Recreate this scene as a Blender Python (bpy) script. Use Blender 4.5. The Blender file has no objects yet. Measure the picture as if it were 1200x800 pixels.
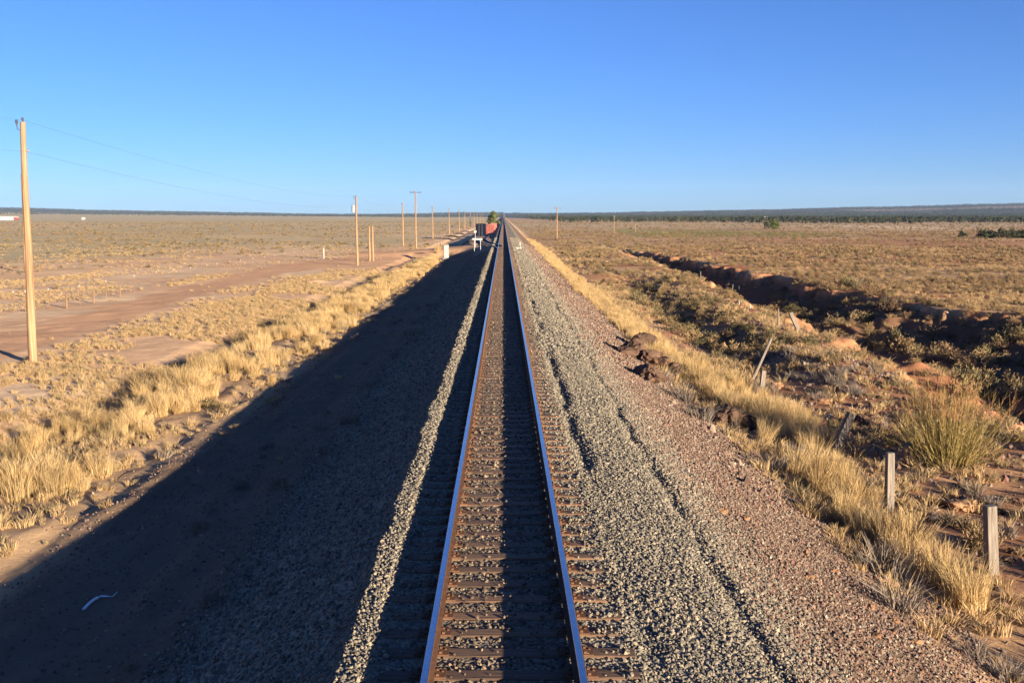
import bpy, math, random
import numpy as np
from mathutils import Vector, Matrix

# ------------------------------------------------------------------ camera, sky, sun, exposure
scene = bpy.context.scene
col = scene.collection
R = math.radians
CAM = Vector((0.0, 0.0, 4.33))
PITCH, YAW = 7.16, -0.49
cd = bpy.data.cameras.new('camera'); cam = bpy.data.objects.new('camera', cd); col.objects.link(cam)
cd.sensor_width = 36.0; cd.lens = 35.1; cd.clip_start = 0.1; cd.clip_end = 30000
cam.location = CAM; cam.rotation_euler = (R(90 - PITCH), 0, R(YAW))
scene.camera = cam

SUN_A, SUN_E = 42.0, 9.9          # light travels SUN_A left of the track direction, SUN_E above the horizon
world = bpy.data.worlds.new('World'); scene.world = world; world.use_nodes = True
wn, wl = world.node_tree.nodes, world.node_tree.links
for n in list(wn): wn.remove(n)
wo = wn.new('ShaderNodeOutputWorld'); bg = wn.new('ShaderNodeBackground'); sky = wn.new('ShaderNodeTexSky')
sky.sky_type = 'NISHITA'; sky.sun_disc = False
sky.sun_elevation = R(SUN_E)
# sun stands behind the camera and to the right: direction to the sun = (sin A, -cos A)
sky.sun_rotation = R(180 - SUN_A)
sky.altitude = 1800; sky.air_density = 1.0; sky.dust_density = 0.5; sky.ozone_density = 4.0
bg.inputs['Strength'].default_value = 0.05
tint = wn.new('ShaderNodeMix'); tint.data_type = 'RGBA'; tint.blend_type = 'MULTIPLY'
tint.inputs[0].default_value = 1.0; tint.inputs[7].default_value = (.49, .645, .98, 1)
wl.new(sky.outputs[0], tint.inputs[6]); wl.new(tint.outputs[2], bg.inputs[0]); wl.new(bg.outputs[0], wo.inputs[0])

sd = bpy.data.lights.new('sun', 'SUN'); sd.energy = 5.0; sd.angle = R(0.5); sd.color = (1.0, 0.84, 0.62)
sun = bpy.data.objects.new('sun', sd); col.objects.link(sun)
ldir = Vector((-math.sin(R(SUN_A)) * math.cos(R(SUN_E)), math.cos(R(SUN_A)) * math.cos(R(SUN_E)), -math.sin(R(SUN_E))))
sun.rotation_euler = ldir.to_track_quat('-Z', 'Y').to_euler()
sun.location = (60, -80, 40)

scene.view_settings.view_transform = 'Standard'; scene.view_settings.look = 'None'
scene.view_settings.gamma = 1.0; scene.view_settings.exposure = 2.0
scene.view_settings.use_curve_mapping = False
try:
    scene.cycles.volume_bounces = 0; scene.cycles.max_bounces = 6
except Exception: pass

rng = np.random.default_rng(7); random.seed(7)

# ------------------------------------------------------------------ noise and terrain height
def _hash(ix, iy, seed):
    h = (ix * 374761393 + iy * 668265263 + seed * 974634777) & 0xFFFFFFFF
    h = ((h ^ (h >> 13)) * 1274126177) & 0xFFFFFFFF
    h = h ^ (h >> 16)
    return (h & 0xFFFFFF) / float(0xFFFFFF)
def vnoise(x, y, seed=0):
    x = np.asarray(x, float); y = np.asarray(y, float)
    xi = np.floor(x).astype(np.int64); yi = np.floor(y).astype(np.int64)
    fx = x - xi; fy = y - yi
    fx = fx * fx * (3 - 2 * fx); fy = fy * fy * (3 - 2 * fy)
    a = _hash(xi, yi, seed); b = _hash(xi + 1, yi, seed); c = _hash(xi, yi + 1, seed); d = _hash(xi + 1, yi + 1, seed)
    return (a * (1 - fx) + b * fx) * (1 - fy) + (c * (1 - fx) + d * fx) * fy
def fbm(x, y, seed=0, octv=4, gain=0.5):
    s = 0; amp = 1; tot = 0
    for i in range(octv):
        s = s + amp * vnoise(x * 2 ** i + i * 17.3, y * 2 ** i - i * 9.1, seed + i); tot += amp; amp *= gain
    return s / tot
def sstep(a, b, x):
    t = np.clip((x - a) / (b - a), 0, 1); return t * t * (3 - 2 * t)

PX = [-60, -30, -20, -15.5, -14.2, -12.5, -11, -9, -6, -3.8, -1.85, -1.68, -1.45, -1.32, -1.2, 1.2, 1.36, 1.47, 1.58, 1.74, 2.66, 2.78, 2.92, 4.5, 6.6, 7.8, 10, 14, 40]
PZ = [-2.0, -2.05, -2.0, -2.05, -2.3, -2.1, -2.0, -2.02, -1.72, -1.25, -.30, -.155, -.15, -.195, -.21, -.21, -.205, -.215, -.22, -.225, -.31, -.33, -.345, -.95, -1.76, -1.95, -1.95, -1.9, -1.9]
AL_Y = [-60, 20, 28, 35, 45, 54, 65, 79, 111, 161, 200, 222]
AL_X = [17, 15.5, 15.0, 16.3, 16.0, 16.3, 17.0, 18.2, 20, 20.6, 20.5, 20.8]
AR_X = [28, 26.5, 27.5, 28.5, 29.0, 29.5, 30.0, 27.8, 26.8, 25.5, 22.5, 20.9]

def arroyo(x, y):
    w = (fbm(y / 9.0, x * 0, 31, 3) - .5) * 3.4 + (fbm(x/1.8, y/1.8, 33, 4) - .5) * 2.4
    l = np.interp(y, AL_Y, AL_X) + w
    r = np.interp(y, AL_Y, AR_X) + w + (fbm(y / 5.0, x * 0 + 5, 37, 4) - .5) * 6.5 + (fbm(x / 1.3, y / 1.3, 38, 3) - .5) * 2.2
    dep = sstep(222, 160, y) * 2.7 + 0.0
    dep = np.where(y > 222, 0, np.maximum(dep, 1.5 * (y < 215)))
    inside = sstep(l - .1, l + 2.4, x) * (.45 * sstep(r + 1.2, r + .1, x) + .55 * sstep(r - .4, r - 2.6, x))
    # sunlit hump of soil left standing inside the wash
    hump = np.exp(-(((x - 19.0) / 2.6) ** 2 + ((y - 45.0) / 5.0) ** 2)) * 2.2 + (fbm(x / 1.1, y / 1.1, 49, 4) - .5) * .5
    # brushy bench along the far side of the wash
    bench = sstep(33, 40, y) * sstep(92, 80, y) * sstep(20.5, 23, x + (fbm(x / 2.5, y / 2.5, 45, 3) - .5) * 5) * (.5 + 1.5 * fbm(x / 3., y / 4., 47, 3))
    hump = np.maximum(hump, bench * .8)
    return inside, dep, hump * inside

def height(x, y):
    x = np.asarray(x, float); y = np.asarray(y, float)
    xj = x + (fbm(y / 1.3, y * 0 + 3, 11, 3) - .5) * .16 * (np.abs(x) > 1.3) * np.minimum(1, (np.abs(x) - 1.3) * 4 + .3)
    z = np.interp(xj, PX, PZ)
    f1 = np.exp(-((xj - 1.50 - .10 * (fbm(y / 1.7, y * 0, 12, 3) - .5)) / .15) ** 2) * sstep(.38, .6, fbm(y / 2.1, y * 0 + 7, 13, 3)) * .07
    f2 = np.exp(-((xj - 2.80 - .22 * (fbm(y / 2.3, y * 0, 14, 3) - .5)) / .15) ** 2) * (.35 + .65 * sstep(.35, .6, fbm(y / 1.6, y * 0 + 9, 15, 3))) * .062
    z = z - (f1 + f2) * sstep(160, 60, y)
    z = z + (fbm(xj / .55, y / 5.5, 17, 4) - .5) * .34 * sstep(-4.2, -6.0, x) * sstep(-13, -10, x) * sstep(220, 120, y)
    z = z + (fbm(x / 1.6, y / 7.0, 18, 3) - .5) * .30 * sstep(-6.5, -8.0, x) * sstep(-12, -10, x) * sstep(220, 120, y)
    # graded yard for siding and crossing on the left
    yard = sstep(126, 172, y)
    wid = np.interp(y, [120, 145, 172, 190, 240, 300, 450, 620], [-1.7, -2.4, -5.6, -6.4, -7.0, -7.4, -5.5, -1.8])
    zy = np.interp(y, [120, 200, 260, 330, 700], [-.2, -.3, -1.0, -1.2, -1.0])
    on = yard * (x < -1.6) * sstep(wid - 3.0, wid, x) * sstep(640, 500, y)
    z = z * (1 - on) + np.maximum(z, zy) * on
    # dirt road ramp up to the level crossing
    rampz = np.interp(x, [-34, -16, -2.0], [-1.95, -1.35, -.22])
    ron = sstep(152, 160, y) * sstep(176, 167, y) * (x < -1.7) * sstep(-30, -22, x)
    z = np.maximum(z, z * (1 - ron) + rampz * ron)
    # roughness
    r = np.abs(x)
    amp = np.interp(r, [0, 1.2, 1.8, 3, 6, 9, 20], [0, 0, .04, .05, .10, .14, .16])
    z = z + (fbm(x / 3.1, y / 3.1, 5, 4) - .5) * amp
    z = z + (fbm(x / .7, y / .7, 6, 3) - .5) * np.interp(r, [0, 1.3, 3, 7, 12], [0, .02, .05, .09, .06]) * sstep(180, 60, y)
    z = z + (fbm(x / 45., y / 45., 8, 3) - .5) * np.interp(r, [0, 12, 60], [0, 0, 1.0])
    # little gully full of brush between the fence and the track
    g = np.exp(-(((x - 12.0 - (y - 60) * .02) / 2.2) ** 2)) * sstep(38, 52, y) * sstep(118, 90, y)
    z = z - g * (.55 + .5 * (fbm(x / 2.0, y / 2.5, 41, 3)))
    # soil mounds on the right bank
    b = np.exp(-(((x - 13.4) / 1.8) ** 2)) * sstep(31, 40, y) * sstep(95, 60, y)
    z = z + b * (.35 + .5 * (fbm(x / 2.5, y / 4., 43, 3) - .4))
    ins, dep, hump = arroyo(x, y)
    z = z - ins * dep + hump
    # small piles on the graded dirt, left
    for (mx, my, mh, mr) in ((-13.0, 121, .55, 1.3), (-11.0, 126, .5, 1.0), (-14.8, 117, .45, 1.1), (-9.8, 132, .45, 1.2), (-18, 96, .3, 1.0)):
        z = z + mh * np.exp(-(((x - mx) / mr) ** 2 + ((y - my) / (mr * .8)) ** 2))
    # far rise and mesas
    az = x / np.maximum(np.abs(y), 1) * 1170 + 590
    e = np.interp(az, [-900, -200, 0, 120, 300, 400, 470, 540, 585, 640, 760, 900, 1000, 1100, 1200, 1500, 2200],
                  [14, 13, 9.5, 6.4, 3.4, 1.7, 1.7, 3.7, 3.4, 2.5, 4.2, 7.0, 9.7, 12, 14.6, 19, 21])
    e = e + (fbm(az / 28., az * 0, 51, 4) - .5) * .9
    yf = np.interp(az, [-900, 300, 540, 640, 2200], [3300, 3300, 3500, 3000, 3000])
    yt = np.interp(az, [-900, 300, 540, 640, 2200], [6800, 6800, 6800, 5600, 5200])
    s = sstep(yf, yt, y)
    s = np.clip(s + (fbm(x / 420., y / 420., 53, 4) - .5) * .22 * (s > 0) * (s < 1), 0, 1)
    lower = sstep(1500, 3500, y) * np.interp(az, [-900, 0, 300, 500, 640, 900, 1200, 1600], [34, 12, 5, 1, 1, 3, 8, 12])
    target = e / 1170 * np.minimum(y, yt) + 4.33
    z = z + lower * (1 - s) + (target + 2.0) * s * (y > 1500)
    return z

# view rays, for reading where things in the photograph stand on the real ground
Mrot = cam.rotation_euler.to_matrix()
def ray(px, py):
    return Mrot @ Vector(((px - 600) / 1170, -(py - 400) / 1170, -1.0))
def at(px, py, z=None):
    d = ray(px, py); zz = -1.95 if z is None else z
    for i in range(12 if z is None else 1):
        t = (zz - CAM.z) / d.z; p = CAM + d * t
        if z is None: zz = .5 * zz + .5 * float(height(p.x, p.y))
    if z is None: p.z = float(height(p.x, p.y))
    return p
def proj(x, y, z):
    """approx photograph pixel of a world point (arrays)"""
    M = np.array(Mrot.transposed())
    d = np.stack([x - CAM.x, y - CAM.y, z - CAM.z], -1) @ M.T
    w = np.maximum(-d[..., 2], 1e-6)
    return 600 + d[..., 0] / w * 1170, 400 - d[..., 1] / w * 1170, -d[..., 2]

# ------------------------------------------------------------------ node helpers
def mat(name):
    m = bpy.data.materials.new(name); m.use_nodes = True
    nt = m.node_tree; b = nt.nodes['Principled BSDF']; return m, nt, b
def N(nt, t, **k):
    n = nt.nodes.new(t)
    for a, v in k.items(): setattr(n, a, v)
    return n
def ramp(nt, fac, stops):
    r = N(nt, 'ShaderNodeValToRGB'); e = r.color_ramp.elements
    while len(e) < len(stops): e.new(.5)
    for i, (p, c) in enumerate(stops): e[i].position = p; e[i].color = (*c, 1)
    nt.links.new(fac, r.inputs[0]); return r.outputs[0]
def mixc(nt, f, a, b, mode='MIX'):
    m = N(nt, 'ShaderNodeMix', data_type='RGBA', blend_type=mode)
    for s, v in ((0, f), (6, a), (7, b)):
        if isinstance(v, (int, float)): m.inputs[s].default_value = v
        elif isinstance(v, tuple): m.inputs[s].default_value = (*v, 1)
        else: nt.links.new(v, m.inputs[s])
    return m.outputs[2]
def noise(nt, vec, scale, detail=4, rough=.55):
    n = N(nt, 'ShaderNodeTexNoise'); n.inputs['Scale'].default_value = scale
    n.inputs['Detail'].default_value = detail; n.inputs['Roughness'].default_value = rough
    if vec is not None: nt.links.new(vec, n.inputs['Vector'])
    return n.outputs[0]
def math_(nt, op, a, b=None):
    m = N(nt, 'ShaderNodeMath', operation=op)
    for i, v in enumerate((a, b)):
        if v is None: continue
        if isinstance(v, (int, float)): m.inputs[i].default_value = v
        else: nt.links.new(v, m.inputs[i])
    return m.outputs[0]
def bump(nt, b, h, strength=.5, dist=.02):
    n = N(nt, 'ShaderNodeBump'); n.inputs['Strength'].default_value = strength; n.inputs['Distance'].default_value = dist
    nt.links.new(h, n.inputs['Height']); nt.links.new(n.outputs[0], b.inputs['Normal']); return n
def varied(name, stops, rough=.9, spec=.1, nscale=6, namt=.35, trans=0, bumpd=0, metal=0):
    """colour picked per instance from stops, with surface mottling"""
    m, nt, b = mat(name)
    oi = N(nt, 'ShaderNodeObjectInfo'); c = ramp(nt, oi.outputs['Random'], stops)
    tc = N(nt, 'ShaderNodeTexCoord')
    n1 = noise(nt, tc.outputs['Object'], nscale)
    k = math_(nt, 'ADD', math_(nt, 'MULTIPLY', n1, 2 * namt), 1 - namt)
    cc = N(nt, 'ShaderNodeCombineColor'); [nt.links.new(k, cc.inputs[i]) for i in range(3)]
    c2 = mixc(nt, 1.0, c, cc.outputs[0], 'MULTIPLY')
    nt.links.new(c2, b.inputs['Base Color']); b.inputs['Roughness'].default_value = rough
    b.inputs['Specular IOR Level'].default_value = spec; b.inputs['Metallic'].default_value = metal
    if bumpd: bump(nt, b, n1, .8, bumpd)
    if trans:
        t = N(nt, 'ShaderNodeBsdfTranslucent'); nt.links.new(c2, t.inputs[0])
        ms = N(nt, 'ShaderNodeMixShader'); ms.inputs[0].default_value = trans
        nt.links.new(b.outputs[0], ms.inputs[1]); nt.links.new(t.outputs[0], ms.inputs[2])
        nt.links.new(ms.outputs[0], nt.nodes['Material Output'].inputs[0])
    return m

M = {}
M['stone'] = varied('ballast_stone', [(0, (.06, .054, .045)), (.25, (.125, .11, .086)), (.5, (.18, .155, .118)), (.72, (.225, .19, .138)), (.9, (.11, .10, .09)), (1, (.29, .225, .155))], nscale=30, namt=.3)
M['redstone'] = varied('red_gravel', [(0, (.075, .048, .038)), (.3, (.15, .092, .068)), (.5, (.135, .108, .088)), (.72, (.20, .145, .105)), (.85, (.15, .075, .06)), (.95, (.14,.13,.11)), (1, (.34, .27, .20))], nscale=25, namt=.35)
M['rock'] = varied('brown_rock', [(0, (.060, .037, .026)), (.5, (.085, .052, .036)), (1, (.115, .068, .045))], nscale=4, namt=.5, bumpd=.06)
M['orangerock'] = varied('orange_rock', [(0, (.22, .115, .065)), (1, (.28, .165, .09))], nscale=4, namt=.4, bumpd=.05)
M['grass'] = varied('straw_grass', [(0, (.34, .225, .10)), (.3, (.45, .31, .145)), (.6, (.54, .385, .195)), (.85, (.39, .28, .14)), (1, (.30, .225, .12))], nscale=2, namt=.2, trans=.3)
M['shortgrass'] = varied('short_grass', [(0, (.30, .20, .10)), (.4, (.42, .29, .15)), (.75, (.36, .26, .14)), (1, (.26, .20, .11))], nscale=2, namt=.25, trans=.25)
M['greygrass'] = varied('grey_weed', [(0, (.16, .13, .105)), (1, (.22, .175, .14))], nscale=2, namt=.2, trans=.2)
M['sage'] = varied('sagebrush_leaf', [(0, (.15, .105, .058)), (.3, (.21, .145, .075)), (.6, (.26, .175, .088)), (.85, (.175, .14, .078)), (1, (.30, .20, .10))], nscale=5, namt=.3, trans=.2)
M['darksage'] = varied('green_brush_leaf', [(0, (.085, .072, .036)), (.5, (.12, .10, .05)), (1, (.18, .14, .07))], nscale=5, namt=.3, trans=.2)
M['brown'] = varied('brown_brush_leaf', [(0, (.15, .095, .055)), (.5, (.21, .135, .075)), (1, (.27, .18, .10))], nscale=5, namt=.3, trans=.2)
M['twig'] = varied('twig', [(0, (.13, .095, .07)), (1, (.2, .15, .11))], nscale=8)
M['broom'] = varied('broom_twig', [(0, (.22, .165, .06)), (1, (.23, .17, .065))], nscale=3, namt=.35, trans=.25)
M['broomtip'] = varied('broom_tip', [(0, (.27, .14, .065)), (1, (.28, .15, .07))], nscale=3, namt=.3, trans=.25)
M['juniper'] = varied('juniper_leaf', [(0, (.024, .032, .018)), (.5, (.036, .042, .022)), (1, (.055, .056, .03))], nscale=3, namt=.3)
M['treeleaf'] = varied('tree_leaf', [(0, (.085, .105, .035)), (1, (.12, .135, .045))], nscale=1.2, namt=.4, trans=.25)
M['bark'] = varied('bark', [(0, (.12, .09, .06)), (1, (.16, .12, .08))], nscale=6)

def wood(name, c1, c2, sx=14, sz=.6, bd=.01, crack=.5):
    m, nt, b = mat(name)
    tc = N(nt, 'ShaderNodeTexCoord'); mp = N(nt, 'ShaderNodeMapping')
    mp.inputs['Scale'].default_value = (sx, sx, sz); nt.links.new(tc.outputs['Object'], mp.inputs[0])
    n1 = noise(nt, mp.outputs[0], 1.0, 6, .65); n2 = noise(nt, tc.outputs['Object'], .9, 3)
    c = ramp(nt, n1, [(.30, tuple(v * crack for v in c1)), (.45, c1), (.68, c2)])
    c = mixc(nt, math_(nt, 'MULTIPLY', n2, .5), c, tuple(v * .6 for v in c1))
    nt.links.new(c, b.inputs['Base Color']); b.inputs['Roughness'].default_value = .9; b.inputs['Specular IOR Level'].default_value = .1
    bump(nt, b, n1, .7, bd); return m
M['pole'] = wood('pole_wood', (.22, .13, .075), (.42, .275, .155), 16, .35, .02, .45)
M['post'] = wood('weathered_post', (.15, .125, .105), (.25, .21, .175), 26, 2.0, .01, .35)
M['postbrown'] = wood('brown_post', (.15, .095, .06), (.23, .15, .09), 26, 2.0)
def flat(name, c, rough=.7, metal=0, nscale=3, amt=.25, spec=.3):
    m, nt, b = mat(name); tc = N(nt, 'ShaderNodeTexCoord')
    n1 = noise(nt, tc.outputs['Object'], nscale, 6, .65)
    cc = ramp(nt, n1, [(.3, tuple(v * (1 - amt) for v in c)), (.7, tuple(min(1, v * (1 + amt * .6)) for v in c))])
    nt.links.new(cc, b.inputs['Base Color']); b.inputs['Roughness'].default_value = rough; b.inputs['Metallic'].default_value = metal
    b.inputs['Specular IOR Level'].default_value = spec
    return m
M['white'] = flat('white_paint', (.30, .29, .27)); M['grey'] = flat('grey_metal', (.30, .30, .30), .5, .3)
M['dark'] = flat('dark_metal', (.05, .05, .055), .6, .3); M['wire'] = flat('wire', (.10, .10, .11), .6, .4)
M['rust'] = flat('rust', (.105, .052, .030), .85, 0, 14, .45, .15)
M['navy'] = flat('navy_steel', (.006, .008, .018), .9, 0, 1, .3, .05); M['red'] = flat('red_steel', (.20, .045, .032), .7, 0, 1, .35)
M['pink'] = flat('faded_red_steel', (.27, .10, .075), .8, 0, 1, .3)
M['roofwhite'] = flat('roof_white', (.5, .49, .47)); M['wall'] = flat('house_wall', (.46, .34, .27)); M['glass'] = flat('window_dark', (.03, .035, .04), .2)
M['plastic'] = flat('white_plastic', (.75, .78, .82), .4)
M['railtop'] = flat('polished_steel', (.55, .56, .60), .22, 1.0, 5, .12)
# tie wood: run along X
def tiewood():
    m, nt, b = mat('tie_wood'); tc = N(nt, 'ShaderNodeTexCoord'); mp = N(nt, 'ShaderNodeMapping')
    mp.inputs['Scale'].default_value = (1.2, 22, 22); nt.links.new(tc.outputs['Object'], mp.inputs[0])
    oi = N(nt, 'ShaderNodeObjectInfo')
    n1 = noise(nt, mp.outputs[0], 1.0, 6, .7)
    c = ramp(nt, n1, [(.34, (.04, .025, .017)), (.48, (.12, .072, .042)), (.7, (.20, .125, .075))])
    k = ramp(nt, oi.outputs['Random'], [(0, (.55, .5, .5)), (.5, (.9, .85, .8)), (1, (1.15, 1.0, .9))])
    c = mixc(nt, 1.0, c, k, 'MULTIPLY'); nt.links.new(c, b.inputs['Base Color'])
    b.inputs['Roughness'].default_value = .85; bump(nt, b, n1, .8, .012); return m
M['tie'] = tiewood()

# ------------------------------------------------------------------ object helpers
def tag(o, label=None, cat=None, group=None, kind=None):
    if label: o['label'] = label
    if cat: o['category'] = cat
    if group: o['group'] = group
    if kind: o['kind'] = kind
    return o
def link(o, parent=None):
    col.objects.link(o)
    if parent: o.parent = parent
    return o
def empty(name, loc, rz=0):
    o = bpy.data.objects.new(name, None); o.location = loc; o.rotation_euler = (0, 0, rz); o.empty_display_size = .2; return link(o)
def mesh(name, v, f, mats, mi=None, smooth=False):
    me = bpy.data.meshes.new(name); me.from_pydata([tuple(p) for p in v], [], f)
    for m in (mats if isinstance(mats, (list, tuple)) else [mats]): me.materials.append(m)
    if mi is not None: me.polygons.foreach_set('material_index', np.asarray(mi, np.int32))
    if smooth: me.polygons.foreach_set('use_smooth', np.ones(len(me.polygons), bool))
    me.update(); return me
class MB:
    def __init__(s): s.v = []; s.f = []
    def box(s, c, d, rot=None, top=1.0):
        b = len(s.v)
        for sx, sy, sz in ((-1,-1,-1),(1,-1,-1),(1,1,-1),(-1,1,-1),(-1,-1,1),(1,-1,1),(1,1,1),(-1,1,1)):
            k = top if sz > 0 else 1
            p = Vector((sx*d[0]/2*k, sy*d[1]/2*k, sz*d[2]/2))
            if rot: p = rot @ p
            s.v.append(p + Vector(c))
        for q in ((0,3,2,1),(4,5,6,7),(0,1,5,4),(1,2,6,5),(2,3,7,6),(3,0,4,7)): s.f.append([b+i for i in q])
        return s
    def tube(s, pts, rad, n=8, cap=True):
        pts = [Vector(p) for p in pts]; b = len(s.v); L = len(pts)
        for i, p in enumerate(pts):
            t = (pts[min(i+1, L-1)] - pts[max(i-1, 0)]).normalized()
            a = t.orthogonal().normalized() if abs(t.z) < .9 else (Vector((1,0,0)) - t*t.x).normalized()
            c = t.cross(a); r = rad[i] if isinstance(rad, (list, tuple)) else rad
            for k in range(n):
                an = 2*math.pi*k/n; s.v.append(p + a*r*math.cos(an) + c*r*math.sin(an))
        for i in range(L-1):
            for k in range(n):
                s.f.append([b+i*n+k, b+i*n+(k+1)%n, b+(i+1)*n+(k+1)%n, b+(i+1)*n+k])
        if cap: s.f.append([b+k for k in range(n)][::-1]); s.f.append([b+(L-1)*n+k for k in range(n)])
        return s
    def build(s, name, m, parent=None, smooth=False, bevel=0):
        o = bpy.data.objects.new(name, mesh(name, s.v, s.f, m, smooth=smooth)); link(o, parent)
        if bevel:
            md = o.modifiers.new('bevel', 'BEVEL'); md.width = bevel; md.segments = 1
        return o

PROTO = bpy.data.collections.new('stuff_sources')      # sources for the scattered ground cover, not placed in the scene
def scatter(name, pts, scl, meshes, label, cat, rot=None, tilt=.25):
    """one object of uncountable stuff: instances on points"""
    pts = np.asarray(pts, float)
    sub = bpy.data.collections.new(name + '_source')
    for i, me in enumerate(meshes):
        o = bpy.data.objects.new('%s_source' % name, me); sub.objects.link(o)
    n = len(pts); me = bpy.data.meshes.new(name); me.vertices.add(n); me.vertices.foreach_set('co', pts.ravel())
    a = me.attributes.new('rot', 'FLOAT_VECTOR', 'POINT')
    if rot is None:
        rot = np.stack([rng.normal(0, tilt, n), rng.normal(0, tilt, n), rng.uniform(0, 6.283, n)], -1)
    a.data.foreach_set('vector', rot.astype(np.float32).ravel())
    a = me.attributes.new('scl', 'FLOAT', 'POINT'); a.data.foreach_set('value', np.asarray(scl, np.float32))
    a = me.attributes.new('idx', 'INT', 'POINT'); a.data.foreach_set('value', rng.integers(0, len(meshes), n).astype(np.int32))
    me.update(); o = bpy.data.objects.new(name, me); link(o); tag(o, label, cat, kind='stuff')
    g = bpy.data.node_groups.new(name, 'GeometryNodeTree')
    g.interface.new_socket('Geometry', in_out='INPUT', socket_type='NodeSocketGeometry')
    g.interface.new_socket('Geometry', in_out='OUTPUT', socket_type='NodeSocketGeometry')
    gi = g.nodes.new('NodeGroupInput'); go = g.nodes.new('NodeGroupOutput')
    ci = g.nodes.new('GeometryNodeCollectionInfo'); ci.inputs['Collection'].default_value = sub
    ci.inputs['Separate Children'].default_value = True; ci.inputs['Reset Children'].default_value = True
    ip = g.nodes.new('GeometryNodeInstanceOnPoints'); ip.inputs['Pick Instance'].default_value = True
    def na(nm, t):
        x = g.nodes.new('GeometryNodeInputNamedAttribute'); x.data_type = t; x.inputs[0].default_value = nm; return x.outputs[0]
    mp = g.nodes.new('GeometryNodeMeshToPoints')
    g.links.new(gi.outputs[0], mp.inputs[0]); g.links.new(mp.outputs[0], ip.inputs['Points']); g.links.new(ci.outputs[0], ip.inputs['Instance'])
    g.links.new(na('idx', 'INT'), ip.inputs['Instance Index'])
    g.links.new(na('rot', 'FLOAT_VECTOR'), ip.inputs['Rotation']); g.links.new(na('scl', 'FLOAT'), ip.inputs['Scale'])
    g.links.new(ip.outputs[0], go.inputs[0])
    md = o.modifiers.new('scatter', 'NODES'); md.node_group = g
    return o

# ------------------------------------------------------------------ ground: one heightfield, split along its own edges
def grow(a, b, step0, k):
    out = [a]
    while out[-1] < b: out.append(out[-1] + max(step0, (out[-1] - a) * k))
    return out
ys = list(np.arange(-70, 6, 2.0)) + list(np.arange(6, 30, .2))
y = 30.0
while y < 9500: ys.append(y); y += max(.2, y * .0068)
xr = list(np.arange(-16, 30, .22)); xl = [-16 - v for v in grow(.22, 9000, .3, .028)]; xrr = [30 + v for v in grow(.22, 9000, .3, .028)]
xs = np.array(sorted(xl) + xr + xrr); ys = np.array(ys)
# rail-side detail: extra lines across the ballast shoulders
xs = np.unique(np.round(np.concatenate([xs[(xs < -4) | (xs > 4)], np.arange(-4, 4.01, .085)]), 3))
GX, GY = np.meshgrid(xs, ys); GZ = height(GX, GY)
ny, nx = GX.shape
print('ground verts', ny * nx)
# colours of the soil, by place
def C(*c): return np.array(c)
def blend(a, b, m): return a * (1 - m[..., None]) + b * m[..., None]
x_, y_ = GX, GY
nA = fbm(x_ / 6., y_ / 6., 61, 4); nB = fbm(x_ / 23., y_ / 23., 63, 4); nC = fbm(x_ / 1.6, y_ / 1.6, 65, 3); nD = fbm(x_ / 90., y_ / 160., 67, 4)
c = np.broadcast_to(C(.54, .345, .20), GX.shape + (3,)).copy()
c = blend(c, C(.58, .42, .26), sstep(.4, .65, nA) * .7)
# right hand plain: browner, redder
right = sstep(4.5, 8, x_)
cr = blend(np.broadcast_to(C(.36, .19, .10), c.shape), C(.42, .27, .145), sstep(.35, .65, nB))
cr = blend(cr, C(.33, .14, .07), sstep(.55, .7, nA) * sstep(260, 120, y_))
c = blend(c, cr, right)
# left plain beyond the bare strip: tan and olive
lf = sstep(-40, -75, x_ + (nB - .5) * 40) * 1.0
lf = np.maximum(lf, sstep(-18, -26, x_) * sstep(150, 230, y_))
cl = blend(np.broadcast_to(C(.46, .345, .20), c.shape), C(.37, .30, .165), sstep(.35, .6, nD))
c = blend(c, cl, lf * .85)
# distance bands
c = blend(c, C(.40, .30, .18), right * sstep(200, 420, y_) * .6)
# the far left stays tan, with a low olive tone
c = blend(c, C(.40, .33, .19), sstep(500, 1200, y_) * (x_ < -15) * .6)
green = right * sstep(290, 330, y_) * sstep(520, 430, y_) * sstep(.20, .5, nD + .1) * sstep(-.02, .02, x_ - (40 + (y_ - 300) * .05)) * sstep(125, 95, x_ + (nA - .5) * 40)
c = blend(c, C(.19, .19, .085), green * .7)
pale = right * sstep(520, 640, y_) * sstep(1100, 850, y_)
c = blend(c, C(.42, .33, .21), pale * .7)
sandy = np.exp(-(((x_ - 215) / 22) ** 2 + ((y_ - 560) / 60) ** 2)); c = blend(c, C(.56, .43, .29), np.clip(sandy * 1.3, 0, 1))
# dark wooded mesas
az = GX / np.maximum(np.abs(GY), 1) * 1170 + 590
wood_m = sstep(np.interp(az, [0, 560, 640, 1200], [4300, 3400, 1250, 950]), np.interp(az, [0, 560, 640, 1200], [5200, 4500, 1900, 1500]), y_)
wood_m = wood_m * np.where(y_ < 2600, sstep(.28, .5, fbm(x_ / 70., y_ / 200., 73, 4)), 1)
c = blend(c, C(.040, .046, .032), wood_m * .95)
tanp = sstep(.60, .70, fbm(x_ / 330., y_ / 500., 71, 4)) * wood_m * sstep(700, 1500, x_)
c = blend(c, C(.27, .20, .15), tanp * .6)
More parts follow.
